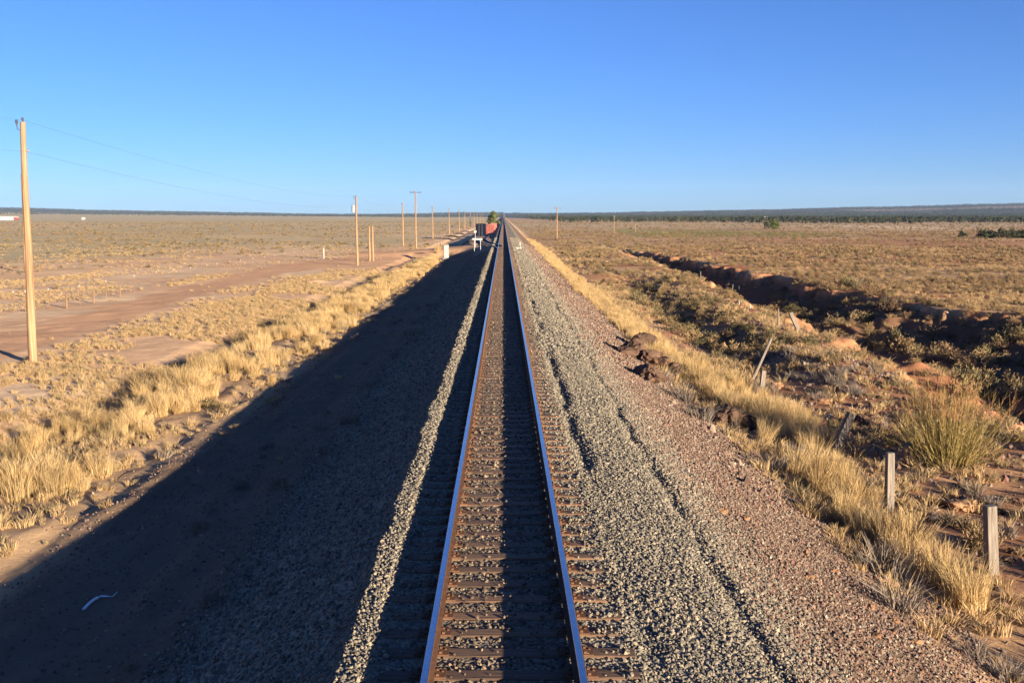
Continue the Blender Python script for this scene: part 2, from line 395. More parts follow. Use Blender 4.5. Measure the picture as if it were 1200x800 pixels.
# arroyo walls and floor: bare red soil, darkened to deepen the shade in the wash
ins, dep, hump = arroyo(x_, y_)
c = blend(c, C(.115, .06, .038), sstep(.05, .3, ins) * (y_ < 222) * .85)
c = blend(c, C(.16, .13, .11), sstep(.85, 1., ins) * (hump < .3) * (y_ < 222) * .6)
nearbank = sstep(8.2, 9.5, x_) * sstep(16, 14, x_) * sstep(120, 80, y_) * (y_ > 0)
c = blend(c, C(.27, .135, .072), nearbank * .85 * sstep(.3, .5, nA + .1))
redp = np.exp(-(((x_ - 17.0) / 1.8) ** 2 + ((y_ - 67) / 10.) ** 2)) + np.exp(-(((x_ - 19.0) / 2.6) ** 2 + ((y_ - 44) / 5.) ** 2))
c = blend(c, C(.27, .125, .065), np.clip(redp * 1.3, 0, .85))
# dirt road
def road_c(y): return np.interp(y, [-70, 20, 55, 94, 127, 150, 163, 170], [-21, -22.5, -25.0, -27.4, -26, -21.5, -14, -2.0])
dist = np.abs(x_ - road_c(y_)); wroad = np.interp(y_, [100, 140, 165], [2.0, 4.0, 6.5])
road = sstep(wroad + .5, wroad - .4, dist + (nC - .5) * 1.2) * (y_ < 170) * (x_ < -3)
cross = sstep(153, 158, y_) * sstep(177, 171, y_) * sstep(-27, -22, x_) * (x_ < -1.75)
graded = sstep(118, 128, y_ + (nA - .5) * 10) * sstep(200, 180, y_) * sstep(-26, -22, x_) * (x_ < -6.5)
road = np.maximum(road, cross)
c = blend(c, C(.50, .295, .165), np.clip(road + graded * .8, 0, 1))
# embankment: ballast and reddish subballast, darkened to deepen the left slope's shade
bal = sstep(-4.6, -3.6, x_ + (nC - .5)) * sstep(3.9, 3.0, x_ + (nC - .5) * .9)
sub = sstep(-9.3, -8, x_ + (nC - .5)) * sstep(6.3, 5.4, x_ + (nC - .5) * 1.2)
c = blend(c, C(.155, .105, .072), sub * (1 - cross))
c = blend(c, C(.25, .215, .165), bal * (1 - cross) * (y_ < 2000))
c = blend(c, C(.13, .095, .068), sstep(.85, .7, np.abs(x_)) * (y_ < 2000))
redst = np.exp(-(((x_ - 1.35 - nC * .2) / .32) ** 2)) * sstep(55, 75, y_) * sstep(150, 120, y_)
c = blend(c, C(.25, .10, .06), np.clip(redst, 0, 1) * .8)
yardm = sstep(-8.5, -6.5, x_) * (x_ < -1.7) * sstep(185, 200, y_) * sstep(640, 560, y_)
c = blend(c, C(.30, .22, .17), yardm * .8)
# grassy strip soil
gs = sstep(5.2, 6.2, x_) * sstep(9.3, 8.2, x_) * sstep(400, 250, y_); c = blend(c, C(.30, .19, .105), gs * .8)
gs2 = sstep(-15.5, -14, x_) * sstep(-7.8, -8.8, x_) * sstep(150, 120, y_); c = blend(c, C(.36, .235, .13), gs2 * .85)
c = c * (.86 + .28 * nC[..., None])

balattr = bal * (1 - cross) * (y_ < 2000)
idx = np.arange(ny * nx).reshape(ny, nx)
quads = np.stack([idx[:-1, :-1], idx[:-1, 1:], idx[1:, 1:], idx[1:, :-1]], -1).reshape(-1, 4)
def fc(a): return (a[:-1, :-1] + a[1:, 1:]) .reshape(-1) * .5
fx, fy, froad, fins, fbal = fc(GX), fc(GY), fc(road), fc(ins), fc(bal)
zx = np.gradient(GZ, axis=1) / np.gradient(GX, axis=1); zy = np.gradient(GZ, axis=0) / np.gradient(GY, axis=0)
nrm = np.stack([-zx, -zy, np.ones_like(zx)], -1); nrm /= np.linalg.norm(nrm, axis=-1, keepdims=True)
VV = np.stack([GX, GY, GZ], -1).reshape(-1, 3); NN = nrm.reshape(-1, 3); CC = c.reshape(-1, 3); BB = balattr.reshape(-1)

gm, nt, b = mat('soil')
vc = N(nt, 'ShaderNodeVertexColor'); vc.layer_name = 'Col'; ba = N(nt, 'ShaderNodeAttribute'); ba.attribute_name = 'bal'
tc = N(nt, 'ShaderNodeTexCoord'); P = tc.outputs['Object']
n1 = noise(nt, P, 1.8, 10, .68); n2 = noise(nt, P, 11, 8, .7); n3 = noise(nt, P, .13, 5)
k = math_(nt, 'ADD', math_(nt, 'MULTIPLY', n1, .5), math_(nt, 'MULTIPLY', n2, .5)); k = math_(nt, 'ADD', k, math_(nt, 'MULTIPLY', n3, .35)); k = math_(nt, 'ADD', k, .325)
kk = N(nt, 'ShaderNodeCombineColor'); [nt.links.new(k, kk.inputs[i]) for i in range(3)]
cs = mixc(nt, 1.0, vc.outputs[0], kk.outputs[0], 'MULTIPLY')
vo = N(nt, 'ShaderNodeTexVoronoi'); vo.inputs['Scale'].default_value = 17; nt.links.new(P, vo.inputs['Vector'])
sh = N(nt, 'ShaderNodeSeparateColor'); nt.links.new(vo.outputs['Color'], sh.inputs[0])
st = ramp(nt, sh.outputs[0], [(0, (.06, .057, .053)), (.4, (.15, .137, .115)), (.75, (.24, .21, .165)), (1, (.32, .26, .20))])
cb = mixc(nt, .55, vc.outputs[0], st)
cf = mixc(nt, ba.outputs['Fac'], cs, cb); nt.links.new(cf, b.inputs['Base Color'])
b.inputs['Roughness'].default_value = 1; b.inputs['Specular IOR Level'].default_value = .03
hgt = math_(nt, 'ADD', math_(nt, 'MULTIPLY', n1, .035), math_(nt, 'MULTIPLY', n2, .012))
vd = math_(nt, 'MULTIPLY', math_(nt, 'SUBTRACT', .6, vo.outputs['Distance']), math_(nt, 'MULTIPLY', ba.outputs['Fac'], .05))
bump(nt, b, math_(nt, 'ADD', hgt, vd), 1.0, 1.0)

def sheet(name, mask, label, cat=None):
    q = quads[mask]; u, inv = np.unique(q, return_inverse=True); inv = inv.reshape(-1)
    me = bpy.data.meshes.new(name); me.vertices.add(len(u)); me.vertices.foreach_set('co', VV[u].ravel())
    me.loops.add(len(inv)); me.loops.foreach_set('vertex_index', inv.astype(np.int32))
    me.polygons.add(len(q)); me.polygons.foreach_set('loop_start', np.arange(0, len(inv), 4, dtype=np.int32))
    me.polygons.foreach_set('use_smooth', np.ones(len(q), bool))
    me.update(calc_edges=True); me.validate()
    a = me.color_attributes.new('Col', 'FLOAT_COLOR', 'POINT')
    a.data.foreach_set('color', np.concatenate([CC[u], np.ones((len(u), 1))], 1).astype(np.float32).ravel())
    a = me.attributes.new('bal', 'FLOAT', 'POINT'); a.data.foreach_set('value', BB[u].astype(np.float32))
    me.materials.append(gm)
    me.normals_split_custom_set_from_vertices(NN[u].tolist())
    o = bpy.data.objects.new(name, me); link(o); tag(o, label, cat, kind='structure'); return o
f_hill = fy > np.interp(fx / np.maximum(fy, 1) * 1170 + 590, [0, 560, 640, 1200], [4300, 3400, 2200, 2200])
f_road = (froad > .5) & ~f_hill
f_emb = (fbal > .5) & (fy < 1500) & ~f_road & ~f_hill
f_wash = (fins > .6) & (fy < 222) & ~f_road & ~f_emb
sheet('hills', f_hill, 'low dark juniper covered mesas along the horizon', 'hills')
sheet('dirt_road', f_road, 'reddish dirt road left of the track running up to the crossing', 'road')
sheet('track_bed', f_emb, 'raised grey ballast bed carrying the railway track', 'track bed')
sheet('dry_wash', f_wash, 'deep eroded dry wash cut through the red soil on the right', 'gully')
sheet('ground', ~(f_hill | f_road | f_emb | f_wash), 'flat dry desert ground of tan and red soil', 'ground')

# ------------------------------------------------------------------ haze
hz = MB().box((0, 4600, 130), (20000, 9700 + 400, 300)).build('haze', mat('haze_air')[0]); tag(hz, 'thin blue haze over the desert plain', 'haze', kind='stuff')
hm = hz.data.materials[0]; hn = hm.node_tree; hn.nodes.remove(hn.nodes['Principled BSDF'])
pv = N(hn, 'ShaderNodeVolumePrincipled'); pv.inputs['Color'].default_value = (.42, .62, 1, 1); pv.inputs['Density'].default_value = 3.5e-5
hn.links.new(pv.outputs[0], hn.nodes['Material Output'].inputs['Volume'])

# ------------------------------------------------------------------ the track
def rail_part(yy, x0f, z0f):
    prof_b = [(-.07, -.172), (.07, -.172), (.07, -.158), (.012, -.145), (.008, -.045), (.036, -.034), (.036, -.008), (-.036, -.008), (-.036, -.034), (-.008, -.045), (-.012, -.145), (-.07, -.158)]
    prof_t = [(-.036, -.008), (.036, -.008), (.031, -.001), (.02, .0), (-.02, .0), (-.031, -.001)]
    out = []
    for pr in (prof_b, prof_t):
        v = []; f = []; n = len(pr)
        for y in yy:
            for (a, z) in pr: v.append((x0f(y) + a, y, z + z0f(y)))
        for i in range(len(yy) - 1):
            for k in range(n):
                f.append([i*n+k, i*n+(k+1) % n, (i+1)*n+(k+1) % n, (i+1)*n+k][::-1])
        f.append(list(range(n))); f.append([(len(yy)-1)*n+k for k in range(n)][::-1])
        out.append((v, f))
    return out
def rail(yy, xf, zf, label, group=None):
    t = empty('rail', (xf(yy[0]), yy[0], zf(yy[0]))); tag(t, label, 'rail', group)
    (v1, f1), (v2, f2) = rail_part(yy, xf, zf)
    for nm, v, f, m in (('rail_body', v1, f1, M['rust']), ('running_surface', v2, f2, M['railtop'])):
        v = [Vector(p) - t.location for p in v]
        link(bpy.data.objects.new(nm, mesh(nm, v, f, m)), t)
yy = [-25, 0, 10, 20, 40, 60, 100, 150, 200, 300, 500, 900, 1600, 2400]
rail(yy, lambda y: -.753, lambda y: 0, 'left polished steel rail of the straight main track', 'main track rails')
rail(yy, lambda y: .753, lambda y: 0, 'right polished steel rail of the straight main track', 'main track rails')
def side_x(y): return np.interp(y, [134, 145, 160, 175, 195, 420], [0, -.45, -1.9, -3.4, -4.2, -4.2])
def side_z(y): return float(np.interp(y, [134, 180, 210, 262], [0, -.02, -.15, -.80]))
sy = list(np.linspace(135, 255, 25))
rail(sy, lambda y: side_x(y) - .753, lambda y: side_z(y) - .003, 'outer rail of the siding curving away left at the switch', 'siding rails')
rail(sy[3:], lambda y: side_x(y) + .753, lambda y: side_z(y) - .003, 'inner rail of the siding curving away left at the switch', 'siding rails')

tie_me = []
for i in range(4):
    m = MB(); L = 2.59; r = random.Random(i)
    nseg = 6
    for s in range(nseg):
        pass
    v = []; f = []
    for k in range(9):
        x = -L/2 + L*k/8; w = .102 + r.uniform(-.006, .006); h = r.uniform(-.006, .004)
        for (a, z) in ((-w, -.17), (w, -.17), (w, -.012 + h), (w - .014, h), (-w + .014, h), (-w, -.012 + h)): v.append((x, a, z))
    for k in range(8):
        for j in range(6): f.append([k*6+j, (k+1)*6+j, (k+1)*6+(j+1) % 6, k*6+(j+1) % 6][::-1])
    f.append(list(range(6))[::-1]); f.append([48+j for j in range(6)])
    tie_me.append(mesh('railroad_tie', v, f, M['tie']))
pm = MB().box((0, 0, .008), (.36, .19, .016))
for sx in (-1, 1):
    for sy_ in (-1, 1):
        pm.box((sx*.095, sy_*.06, .026), (.03, .022, .022)); 
    pm.box((sx*.145, 0.03*sx, .022), (.022, .022, .014))
plate_me = mesh('tie_plate', pm.v, pm.f, M['rust'])
anchor = None
tie_y = []; y = 3.0
while y < 152: tie_y.append(y + rng.normal(0, .012)); y += .497
for i, ty in enumerate(tie_y):
    o = bpy.data.objects.new('railroad_tie', tie_me[i % 4]); o.location = (rng.normal(0, .035), ty, -.1905 + rng.normal(0, .004)); o.rotation_euler = (0, 0, rng.normal(0, .012))
    link(o); tag(o, 'brown weathered timber tie laid across the main track bed', 'railroad tie', 'ties of the main track')
    if ty < 90:
        for sx in (-1, 1):
            p = bpy.data.objects.new('tie_plate', plate_me); p.location = (sx * .753 - o.location.x, 0, -.001); link(p, o)
far = MB()
y = tie_y[-1] + .497
while y < 520: far.box((0, y, -.275), (2.59, .23, .17)); y += .497
tag(far.build('far_ties', M['tie']), 'distant timber ties under the main track', 'railroad ties', kind='stuff')
st_ = MB(); y = 150
while y < 256:
    sx = float(side_x(y)); 
    if sx < -1.6: st_.box((sx, y, side_z(y) - .275), (2.5 if sx < -2.8 else 1.6, .23, .17))
    y += .55
sd_o = st_.build('siding_ties', M['tie']); tag(sd_o, 'timber ties under the siding beyond the switch', 'railroad ties', kind='stuff')

# ------------------------------------------------------------------ stones
def stone_mesh(name, m, seed, rough=.28, sub=1, flatz=.75, size=1.0):
    import bmesh
    bm = bmesh.new(); bmesh.ops.create_icosphere(bm, subdivisions=sub, radius=.5 * size)
    r = random.Random(seed); off = Vector((r.uniform(0, 99), r.uniform(0, 99), r.uniform(0, 99)))
    from mathutils import noise as mn
    ax = Vector((1 + r.uniform(-.2, .3), 1 + r.uniform(-.3, .2), flatz + r.uniform(-.15, .15)))
    planes = [(Vector((r.gauss(0, 1), r.gauss(0, 1), r.gauss(0, 1))).normalized(), r.uniform(.27, .42) * size) for _ in range(7)]
    for v in bm.verts:
        p = v.co.copy()
        for n, d in planes:
            e = p.dot(n) - d
            if e > 0: p -= n * e
        q_ = p * 2.5 / size + off
        p += p.normalized() * (mn.noise(q_) + (.35 * mn.noise(q_ * 2.7) + .2 * mn.noise(q_ * 6.1) if sub > 2 else 0)) * rough * .4 * size
        v.co = Vector((p.x * ax.x, p.y * ax.y, p.z * ax.z))
    me = bpy.data.meshes.new(name); bm.to_mesh(me); bm.free(); me.materials.append(m); return me
ball = [stone_mesh('ballast_stone', M['stone'], i) for i in range(8)]
rball = [stone_mesh('red_stone', M['redstone'], 20 + i) for i in range(8)]

def rand_pts(x0, x1, y0, y1, dens):
    n = int((x1 - x0) * (y1 - y0) * dens)
    return rng.uniform(x0, x1, n), rng.uniform(y0, y1, n)
BX, BY, BS = [], [], []
for (x0, x1, y0, y1, d, s) in ((-1.9, 3.9, 8, 17, 820, .039), (-1.9, 3.9, 17, 32, 560, .045), (-1.9, 3.9, 32, 60, 190, .07), (-1.9, 3.7, 60, 120, 65, .10), (-1.8, 3.4, 120, 210, 30, .13),
                               (-4.6, -1.9, 8, 30, 240, .055), (-4.6, -1.9, 30, 60, 90, .07), (-4.6, -1.8, 60, 140, 35, .09), (-6.8, -4.6, 9, 60, 40, .055)):
    a, b_ = rand_pts(x0, x1, y0, y1, d); BX.append(a); BY.append(b_); BS.append(np.full(len(a), s))
BX, BY, BS = map(np.concatenate, (BX, BY, BS))
tiey = np.array(tie_y)
near = np.abs(BY[:, None] - tiey[np.clip(np.searchsorted(tiey, BY)[:, None] + np.array([-1, 0]), 0, len(tiey) - 1)]).min(1)
on_tie = (near < .112) & (np.abs(BX) < 1.3)
on_rail = (np.abs(np.abs(BX) - .753) < .10)
pr = rng.uniform(0, 1, len(BX))
buried = (np.abs(BX) > .95 + .25 * fbm(BY / 1.2, BY * 0, 91, 2))        # tie ends partly under stones
keep = (~on_tie | (pr < .05) | (buried & (pr < .42))) & ~on_rail
keep &= (BX > -4.1) | (rng.uniform(0, 1, len(BX)) < np.exp((BX + 4.1) * 1.1) * (.4 + 1.2 * fbm(BX / .8, BY / 1.5, 93, 3)))
keep &= (pr < np.where(BX > 2.9, 1.0 - .8 * (BX - 2.9), 1.0)) 
BX, BY, BS, ot = BX[keep], BY[keep], BS[keep], on_tie[keep]
incrib = np.abs(BX) < 1.25; BS = np.where(incrib, np.minimum(BS, .056), BS)
BZ = height(BX, BY) + np.where(ot, .022, 0) + BS * .12 + np.where(~ot & (np.abs(BX) < 1.3), rng.uniform(-.025, .0, len(BX)), 0)
BS = BS * np.minimum(2.0, np.exp(rng.normal(-.05, .36, len(BS))))
rot3 = rng.uniform(0, 6.28, (len(BX), 3))
print('stones', len(BX))
M['cribstone'] = varied('dusty_ballast', [(0, (.04, .032, .026)), (.3, (.085, .064, .047)), (.6, (.125, .094, .068)), (.85, (.165, .125, .09)), (1, (.24, .18, .125))], nscale=30, namt=.3)
cball = [stone_mesh('crib_stone', M['cribstone'], 60 + i) for i in range(6)]
ic = np.abs(BX) < .68
scatter('ballast', np.stack([BX, BY, BZ], -1)[~ic], BS[~ic], ball, 'grey and tan crushed stone ballast on both sides of the rails', 'ballast', rot=rot3[~ic])
scatter('crib_ballast', np.stack([BX, BY, BZ], -1)[ic], BS[ic], cball, 'dusty brown ballast stones lying between the ties inside the rails', 'ballast', rot=rot3[ic])
RX, RY, RS = [], [], []
for (x0, x1, y0, y1, d, s) in ((2.7, 6.9, 8, 18, 560, .036), (2.7, 6.9, 18, 34, 330, .045), (2.7, 6.6, 34, 70, 80, .075), (2.7, 6.6, 70, 180, 22, .10), (-8.6, -4.3, 10, 40, 55, .032), (6.0, 16, 12, 60, 9, .09), (-9.5, -7.5, 18, 60, 5, .05), (5, 15, 18, 45, 2.5, .16)):
    a, b_ = rand_pts(x0, x1, y0, y1, d); RX.append(a); RY.append(b_); RS.append(np.full(len(a), s))
RX, RY, RS = map(np.concatenate, (RX, RY, RS)); pr = rng.uniform(0, 1, len(RX))
keep = (pr < np.clip((RX - 2.7) / .9, 0, 1)) | (RX < 0)
RX, RY, RS = RX[keep], RY[keep], RS[keep]; RS = RS * np.minimum(2.0, np.exp(rng.normal(0, .42, len(RS))))
scatter('gravel', np.stack([RX, RY, height(RX, RY) + RS * .1], -1), RS, rball, 'reddish stones strewn down the embankment slopes', 'gravel', rot=rng.uniform(0, 6.28, (len(RX), 3)))

# ------------------------------------------------------------------ plants
def tuft_mesh(name, m, seed, n=70, h=.6, spread=.35, base=.10, w=.011, droop=.25):
    r = random.Random(seed); v = []; f = []
    for i in range(n):
        a = r.uniform(0, 6.283); b0 = base * math.sqrt(r.random()); H = h * r.uniform(.55, 1.1); sp = spread * r.uniform(.2, 1) * H
        x0, y0 = b0 * math.cos(a), b0 * math.sin(a); a2 = a + r.gauss(0, .5); dx, dy = math.cos(a2), math.sin(a2)
        wa = r.uniform(0, 6.283); wx, wy = math.cos(wa) * w, math.sin(wa) * w
        b = len(v)
        pts = [(x0, y0, -.03), (x0 + dx * sp * .35, y0 + dy * sp * .35, H * .55), (x0 + dx * sp, y0 + dy * sp, H * (1 - droop * r.random()))]
        for k, p in enumerate(pts):
            q = (1, .8, .25)[k]; v.append((p[0] - wx * q, p[1] - wy * q, p[2])); v.append((p[0] + wx * q, p[1] + wy * q, p[2]))
        f += [[b, b+1, b+3, b+2], [b+2, b+3, b+5, b+4]]
    return mesh(name, v, f, m)
def bush_mesh(name, mleaf, mtwig, seed, n=420, rx=.5, h=.75, leaf=.045, up=.4):
    """dome of twigs carrying tiny leaves in uneven clumps"""
    r = random.Random(seed); v = []; f = []; mi = []
    nb = 26; tips = []
    for i in range(nb):
        a = r.uniform(0, 6.283); t = math.acos(r.uniform(.05, 1)); L = r.uniform(.65, 1.1)
        d = Vector((math.sin(t) * math.cos(a) * rx * L, math.sin(t) * math.sin(a) * rx * L, (math.cos(t) * .75 + .25) * h * L))
        tips.append(d); w = .006 + .004 * rx
        s = Vector((-math.sin(a), math.cos(a), 0)) * w; b = len(v)
        v += [s * 1.5 + Vector((0, 0, -.05)), -s * 1.5 + Vector((0, 0, -.05)), d * 1.02]; f.append([b, b+1, b+2]); mi.append(1)
    for i in range(n):
        t = r.choice(tips); k = 1 - .62 * r.random() ** 1.6
        p = t * k + Vector((r.gauss(0, .075), r.gauss(0, .075), r.gauss(0, .05))) * (rx * 1.6)
        if p.z < 0: p.z = abs(p.z) * .5
        d = (t.normalized() + Vector((r.gauss(0, .5), r.gauss(0, .5), up + r.gauss(0, .4)))).normalized()
        s = d.orthogonal().normalized(); s.rotate(Matrix.Rotation(r.uniform(0, 6.28), 3, d)); l = leaf * r.uniform(.6, 1.5); b = len(v)
        v += [p - s * l * .35, p + s * l * .35, p + s * l * .2 + d * l * 1.6, p - s * l * .2 + d * l * 1.6]; f.append([b, b+1, b+2, b+3]); mi.append(0)
    return mesh(name, v, f, [mleaf, mtwig], mi)
tallg = [tuft_mesh('grass_tuft', M['grass'], i, 170, .72 + .12 * (i % 3), .42, .30, .0055) for i in range(6)]
shortg = [tuft_mesh('short_tuft', M['shortgrass'], 30 + i, 60, .24, .9, .14, .007) for i in range(5)]
greyg = [tuft_mesh('grey_tuft', M['greygrass'], 50 + i, 120, .38, 1.2, .22, .007) for i in range(3)]
sage = [bush_mesh('sagebrush', M['sage'], M['twig'], i, 520, .5, .62, .040) for i in range(6)]
dsage = [bush_mesh('green_brush', M['darksage'], M['twig'], 40 + i, 520, .5, .7, .045) for i in range(4)]
brush = [bush_mesh('brown_brush', M['brown'], M['twig'], 60 + i, 480, .5, .55, .034) for i in range(5)]
farbrush = [bush_mesh('far_brown_brush', M['brown'], M['twig'], 110 + i, 90, .5, .5, .09) for i in range(4)]
M['greenleaf'] = varied('green_field_leaf', [(0, (.10, .105, .045)), (1, (.14, .14, .06))])
fargreen = [bush_mesh('green_plant', M['greenleaf'], M['twig'], 120 + i, 90, .55, .5, .10) for i in range(3)]
farsage = [bush_mesh('far_sagebrush', M['sage'], M['twig'], 70 + i, 90, .5, .6, .10) for i in range(4)]
fardsage = [bush_mesh('far_green_brush', M['darksage'], M['twig'], 80 + i, 90, .5, .6, .10) for i in range(3)]

def gpts(x, y): return np.stack([x, y, height(x, y)], -1)
# left strip of tall straw grass
X, Y = rand_pts(-15.5, -8.4, 12, 175, 13)
mid = np.interp(Y, [12, 25, 37, 53, 90, 130, 175], [-12.4, -12.1, -11.7, -11.2, -10.4, -10.2, -10]) + (fbm(Y / 6., Y * 0, 101, 3) - .5) * 1.8
wd = np.interp(Y, [12, 40, 90, 120, 150, 175], [1.7, 1.8, 1.5, 1.1, .4, .0])
pat = fbm(X / 1.8, Y / 1.8, 103, 3)
k = rng.uniform(0, 1, len(X)) < np.clip(1.25 - (np.abs(X - mid) / wd) ** 2, 0, 1) * sstep(.33, .58, pat)
X, Y = X[k], Y[k]; S = rng.uniform(.35, .95, len(X)) * (.35 + .95 * fbm(X / 2, Y / 2, 107, 3))
X = X + rng.normal(0, .35, len(X))
scatter('tall_grass', gpts(X, Y), S, tallg, 'strip of tall straw coloured grass left of the embankment', 'grass', tilt=.14)
# right strip
X, Y = rand_pts(4.6, 11, 12, 260, 9)
mid = np.interp(Y, [12, 18, 24, 30, 37, 50, 80, 120, 200, 260], [7.6, 7.5, 7.5, 7.9, 7.6, 6.9, 6.6, 6.6, 6.8, 6.8]) + (fbm(Y / 5., Y * 0, 111, 3) - .5) * 1.2
wd = np.interp(Y, [12, 20, 30, 37, 50, 90, 260], [.25, .55, 1.05, 1.1, 1.0, 1.1, 1.3])
pat = fbm(X / 1.3, Y / 1.3, 113, 3)
k = rng.uniform(0, 1, len(X)) < np.clip(1.2 - (np.abs(X - mid) / wd) ** 2, 0, 1) * sstep(.26, .45, pat) * sstep(300, 120, Y)
X, Y = X[k], Y[k]; S = rng.uniform(.5, 1.0, len(X)) * (.7 + .5 * fbm(X / 2, Y / 2, 117, 2)) * np.interp(Y, [30, 60], [.95, .62])
scatter('roadside_grass', gpts(X, Y), S, tallg, 'band of dry yellow grass along the foot of the right embankment', 'grass', tilt=.22)
# short grass everywhere by patches
XS, YS, SS = [], [], []
for (x0, x1, y0, y1, d) in ((-50, -9, 12, 110, 4.5), (-21, -12, 25, 120, 7), (-9.5, -5.5, 12, 110, .35), (6, 60, 12, 90, 3.0), (-110, -8.5, 110, 230, .9), (6, 120, 90, 200, 1.0), (-9, -6, 25, 140, 2.5), (-15, -8.6, 12, 90, 5), (5.8, 9.5, 14, 90, 5)):
    a, b_ = rand_pts(x0, x1, y0, y1, d)
    p = fbm(a / 5., b_ / 8., 121, 4) + .25 * (fbm(a / 1.2, b_ / 1.2, 123, 2) - .5)
    thr = np.where(a > 0, .38, np.where(a > -21, .42, .50)); prob = sstep(thr, thr + .13, p)
    prob = prob * np.where(np.abs(a - road_c(b_)) < 2.7, .03, 1) * np.where((b_ > 118) & (b_ < 182) & (a > -24) & (a < -6), .12, 1)
    prob = np.where((a < -5.5) & (a > -9.5), np.where(a < -7.8, .35, .05), prob)
    i_, d_, h_ = arroyo(a, b_); prob = np.where((i_ > .5) & (b_ < 222), prob * .25, prob)
    kk_ = rng.uniform(0, 1, len(a)) < prob; XS.append(a[kk_]); YS.append(b_[kk_])
X, Y = np.concatenate(XS), np.concatenate(YS); S = rng.uniform(.35, 1.15, len(X)) * np.where(X > 0, 1.15, .85)
scatter('short_grass', gpts(X, Y), S, shortg, 'low dry tan grass in patches over the desert soil', 'grass', tilt=.2)
print('short', len(X))

# sagebrush: positions by density, nearest ones become things, the rest stuff
bx, by, bs, bt = [], [], [], []
def field(x0, x1, y0, y1, d, smin, smax, dens, dark):
    a, b_ = rand_pts(x0, x1, y0, y1, d)
    p = dens(a, b_); k_ = rng.uniform(0, 1, len(a)) < p; a, b_ = a[k_], b_[k_]
    bx.append(a); by.append(b_); bs.append(rng.uniform(smin, smax, len(a))); dv = dark(a, b_); u_ = rng.uniform(0, 1, len(a))
    ty_ = np.where(u_ < dv, 1, 0); ty_ = np.where((ty_ == 0) & (a > 24) & (rng.uniform(0, 1, len(a)) < .72), 2, ty_); ty_ = np.where(dv > 2, 3, ty_); bt.append(ty_)
def d_right(a, b_):
    i_, d_, h_ = arroyo(a, b_)
    p = sstep(.30, .55, fbm(a / 7., b_ / 7., 131, 3))
    p = np.where((i_ > .75) & (b_ < 222), np.where(h_ > .4, .7, .22), p)
    p = p * np.where((a > 8) & (a < 15.5) & (b_ > 24) & (b_ < 44), .55, 1)
    p = p * (1 - .95 * np.exp(-(((a - 17.0) / 1.7) ** 2 + ((b_ - 67) / 9.) ** 2))) * (1 - .45 * np.exp(-(((a - 19.0) / 2.4) ** 2 + ((b_ - 44) / 4.5) ** 2)))
    return p * sstep(8.5, 11, a + (fbm(a, b_ / 5., 133, 2) - .5) * 3)
dk = lambda a, b_: np.where((np.abs(a - 12) < 4) & (b_ > 40) & (b_ < 120), .30, .06)
def benchy(a, b_): return (a > 20) & (a < 31) & (b_ > 36) & (b_ < 84)
nobr = lambda a, b_: np.zeros(len(a))
field(7.8, 17, 13, 80, 1.1, .3, .85, lambda a, b_: d_right(a, b_) * .62, dk)
field(17, 85, 24, 100, .95, .35, .85, lambda a, b_: d_right(a, b_) * .9, lambda a, b_: np.full(len(a), .05))
field(19, 31, 33, 90, 1.0, .6, 1.7, lambda a, b_: np.full(len(a), .36), lambda a, b_: np.full(len(a), .25))
field(7, 130, 90, 200, .6, .4, .95, d_right, dk)
field(9.5, 14.5, 45, 100, .8, .5, 1.15, lambda a, b_: np.full(len(a), .5), lambda a, b_: np.full(len(a), .5))
field(7, 260, 200, 420, .20, .4, .95, lambda a, b_: d_right(a, b_) , lambda a, b_: np.full(len(a), .12))
field(7, 500, 420, 1000, .012, .8, 1.6, lambda a, b_: np.full(len(a), .8), lambda a, b_: np.full(len(a), .15))
field(38, 130, 300, 430, .25, .4, .8, lambda a, b_: (a < 95 + 70 * (fbm(a / 20., b_ / 9., 161, 3) - .3)) & (a > 40 + (b_ - 300) * .05) & (fbm(a / 9., b_ / 25., 163, 3) > .42), lambda a, b_: np.full(len(a), 3.))
def d_left(a, b_):
    p = sstep(.38, .6, fbm(a / 14., b_ / 22., 141, 3)); p = p * sstep(-24, -60, a + np.minimum(0, 150 - b_) * .6 + (fbm(a / 9, b_ / 9., 143, 2) - .5) * 22)
    return np.where((b_ < 150) & (a > -34), .02, p) * (np.abs(a - road_c(b_)) > 4)
field(-110, -24, 40, 150, .10, .3, .7, d_left, lambda a, b_: np.full(len(a), .12))
field(-230, -14, 150, 420, .085, .4, .85, d_left, lambda a, b_: np.full(len(a), .2))
field(-600, -16, 420, 1100, .010, .8, 1.4, lambda a, b_: np.full(len(a), .8), lambda a, b_: np.full(len(a), .25))
field(-12, -8.8, 30, 180, .25, .3, .6, lambda a, b_: np.full(len(a), .35), lambda a, b_: np.full(len(a), .1))
bx, by, bs, bt = map(np.concatenate, (bx, by, bs, bt)); bz = height(bx, by)
# keep clear of the track yard
k = ~((by > 120) & (bx > -9) & (bx < 5))
for (px_, py_) in ((1162, 672), (1042, 598), (976, 530), (892, 459), (881, 446), (937, 390), (912, 383), (1108, 545), (1062, 545), (866, 346), (821, 330), (879, 362), (895, 356)):
    q = at(px_, py_); k &= ~((np.abs(bx - q.x - .12 * (by - q.y)) < .75) & (by > q.y - 4.5) & (by < q.y + .6))
    dx_, dy_ = bx - q.x, by - q.y; al = dx_ * math.sin(R(SUN_A)) - dy_ * math.cos(R(SUN_A)); ac = dx_ * math.cos(R(SUN_A)) + dy_ * math.sin(R(SUN_A)); k &= ~((al > 0) & (al < 6.5) & (np.abs(ac) < .8) & (q.y < 60))
bx, by, bs, bt, bz = bx[k], by[k], bs[k], bt[k], bz[k]
ppx, ppy, dep_ = proj(bx, by, bz + .3)
inview = (ppx > -10) & (ppx < 1210) & (ppy < 810)
size = np.where(inview, bs / dep_, 0)
order = np.argsort(-size); N_IND = 560
lead = np.zeros(len(bx), bool); 
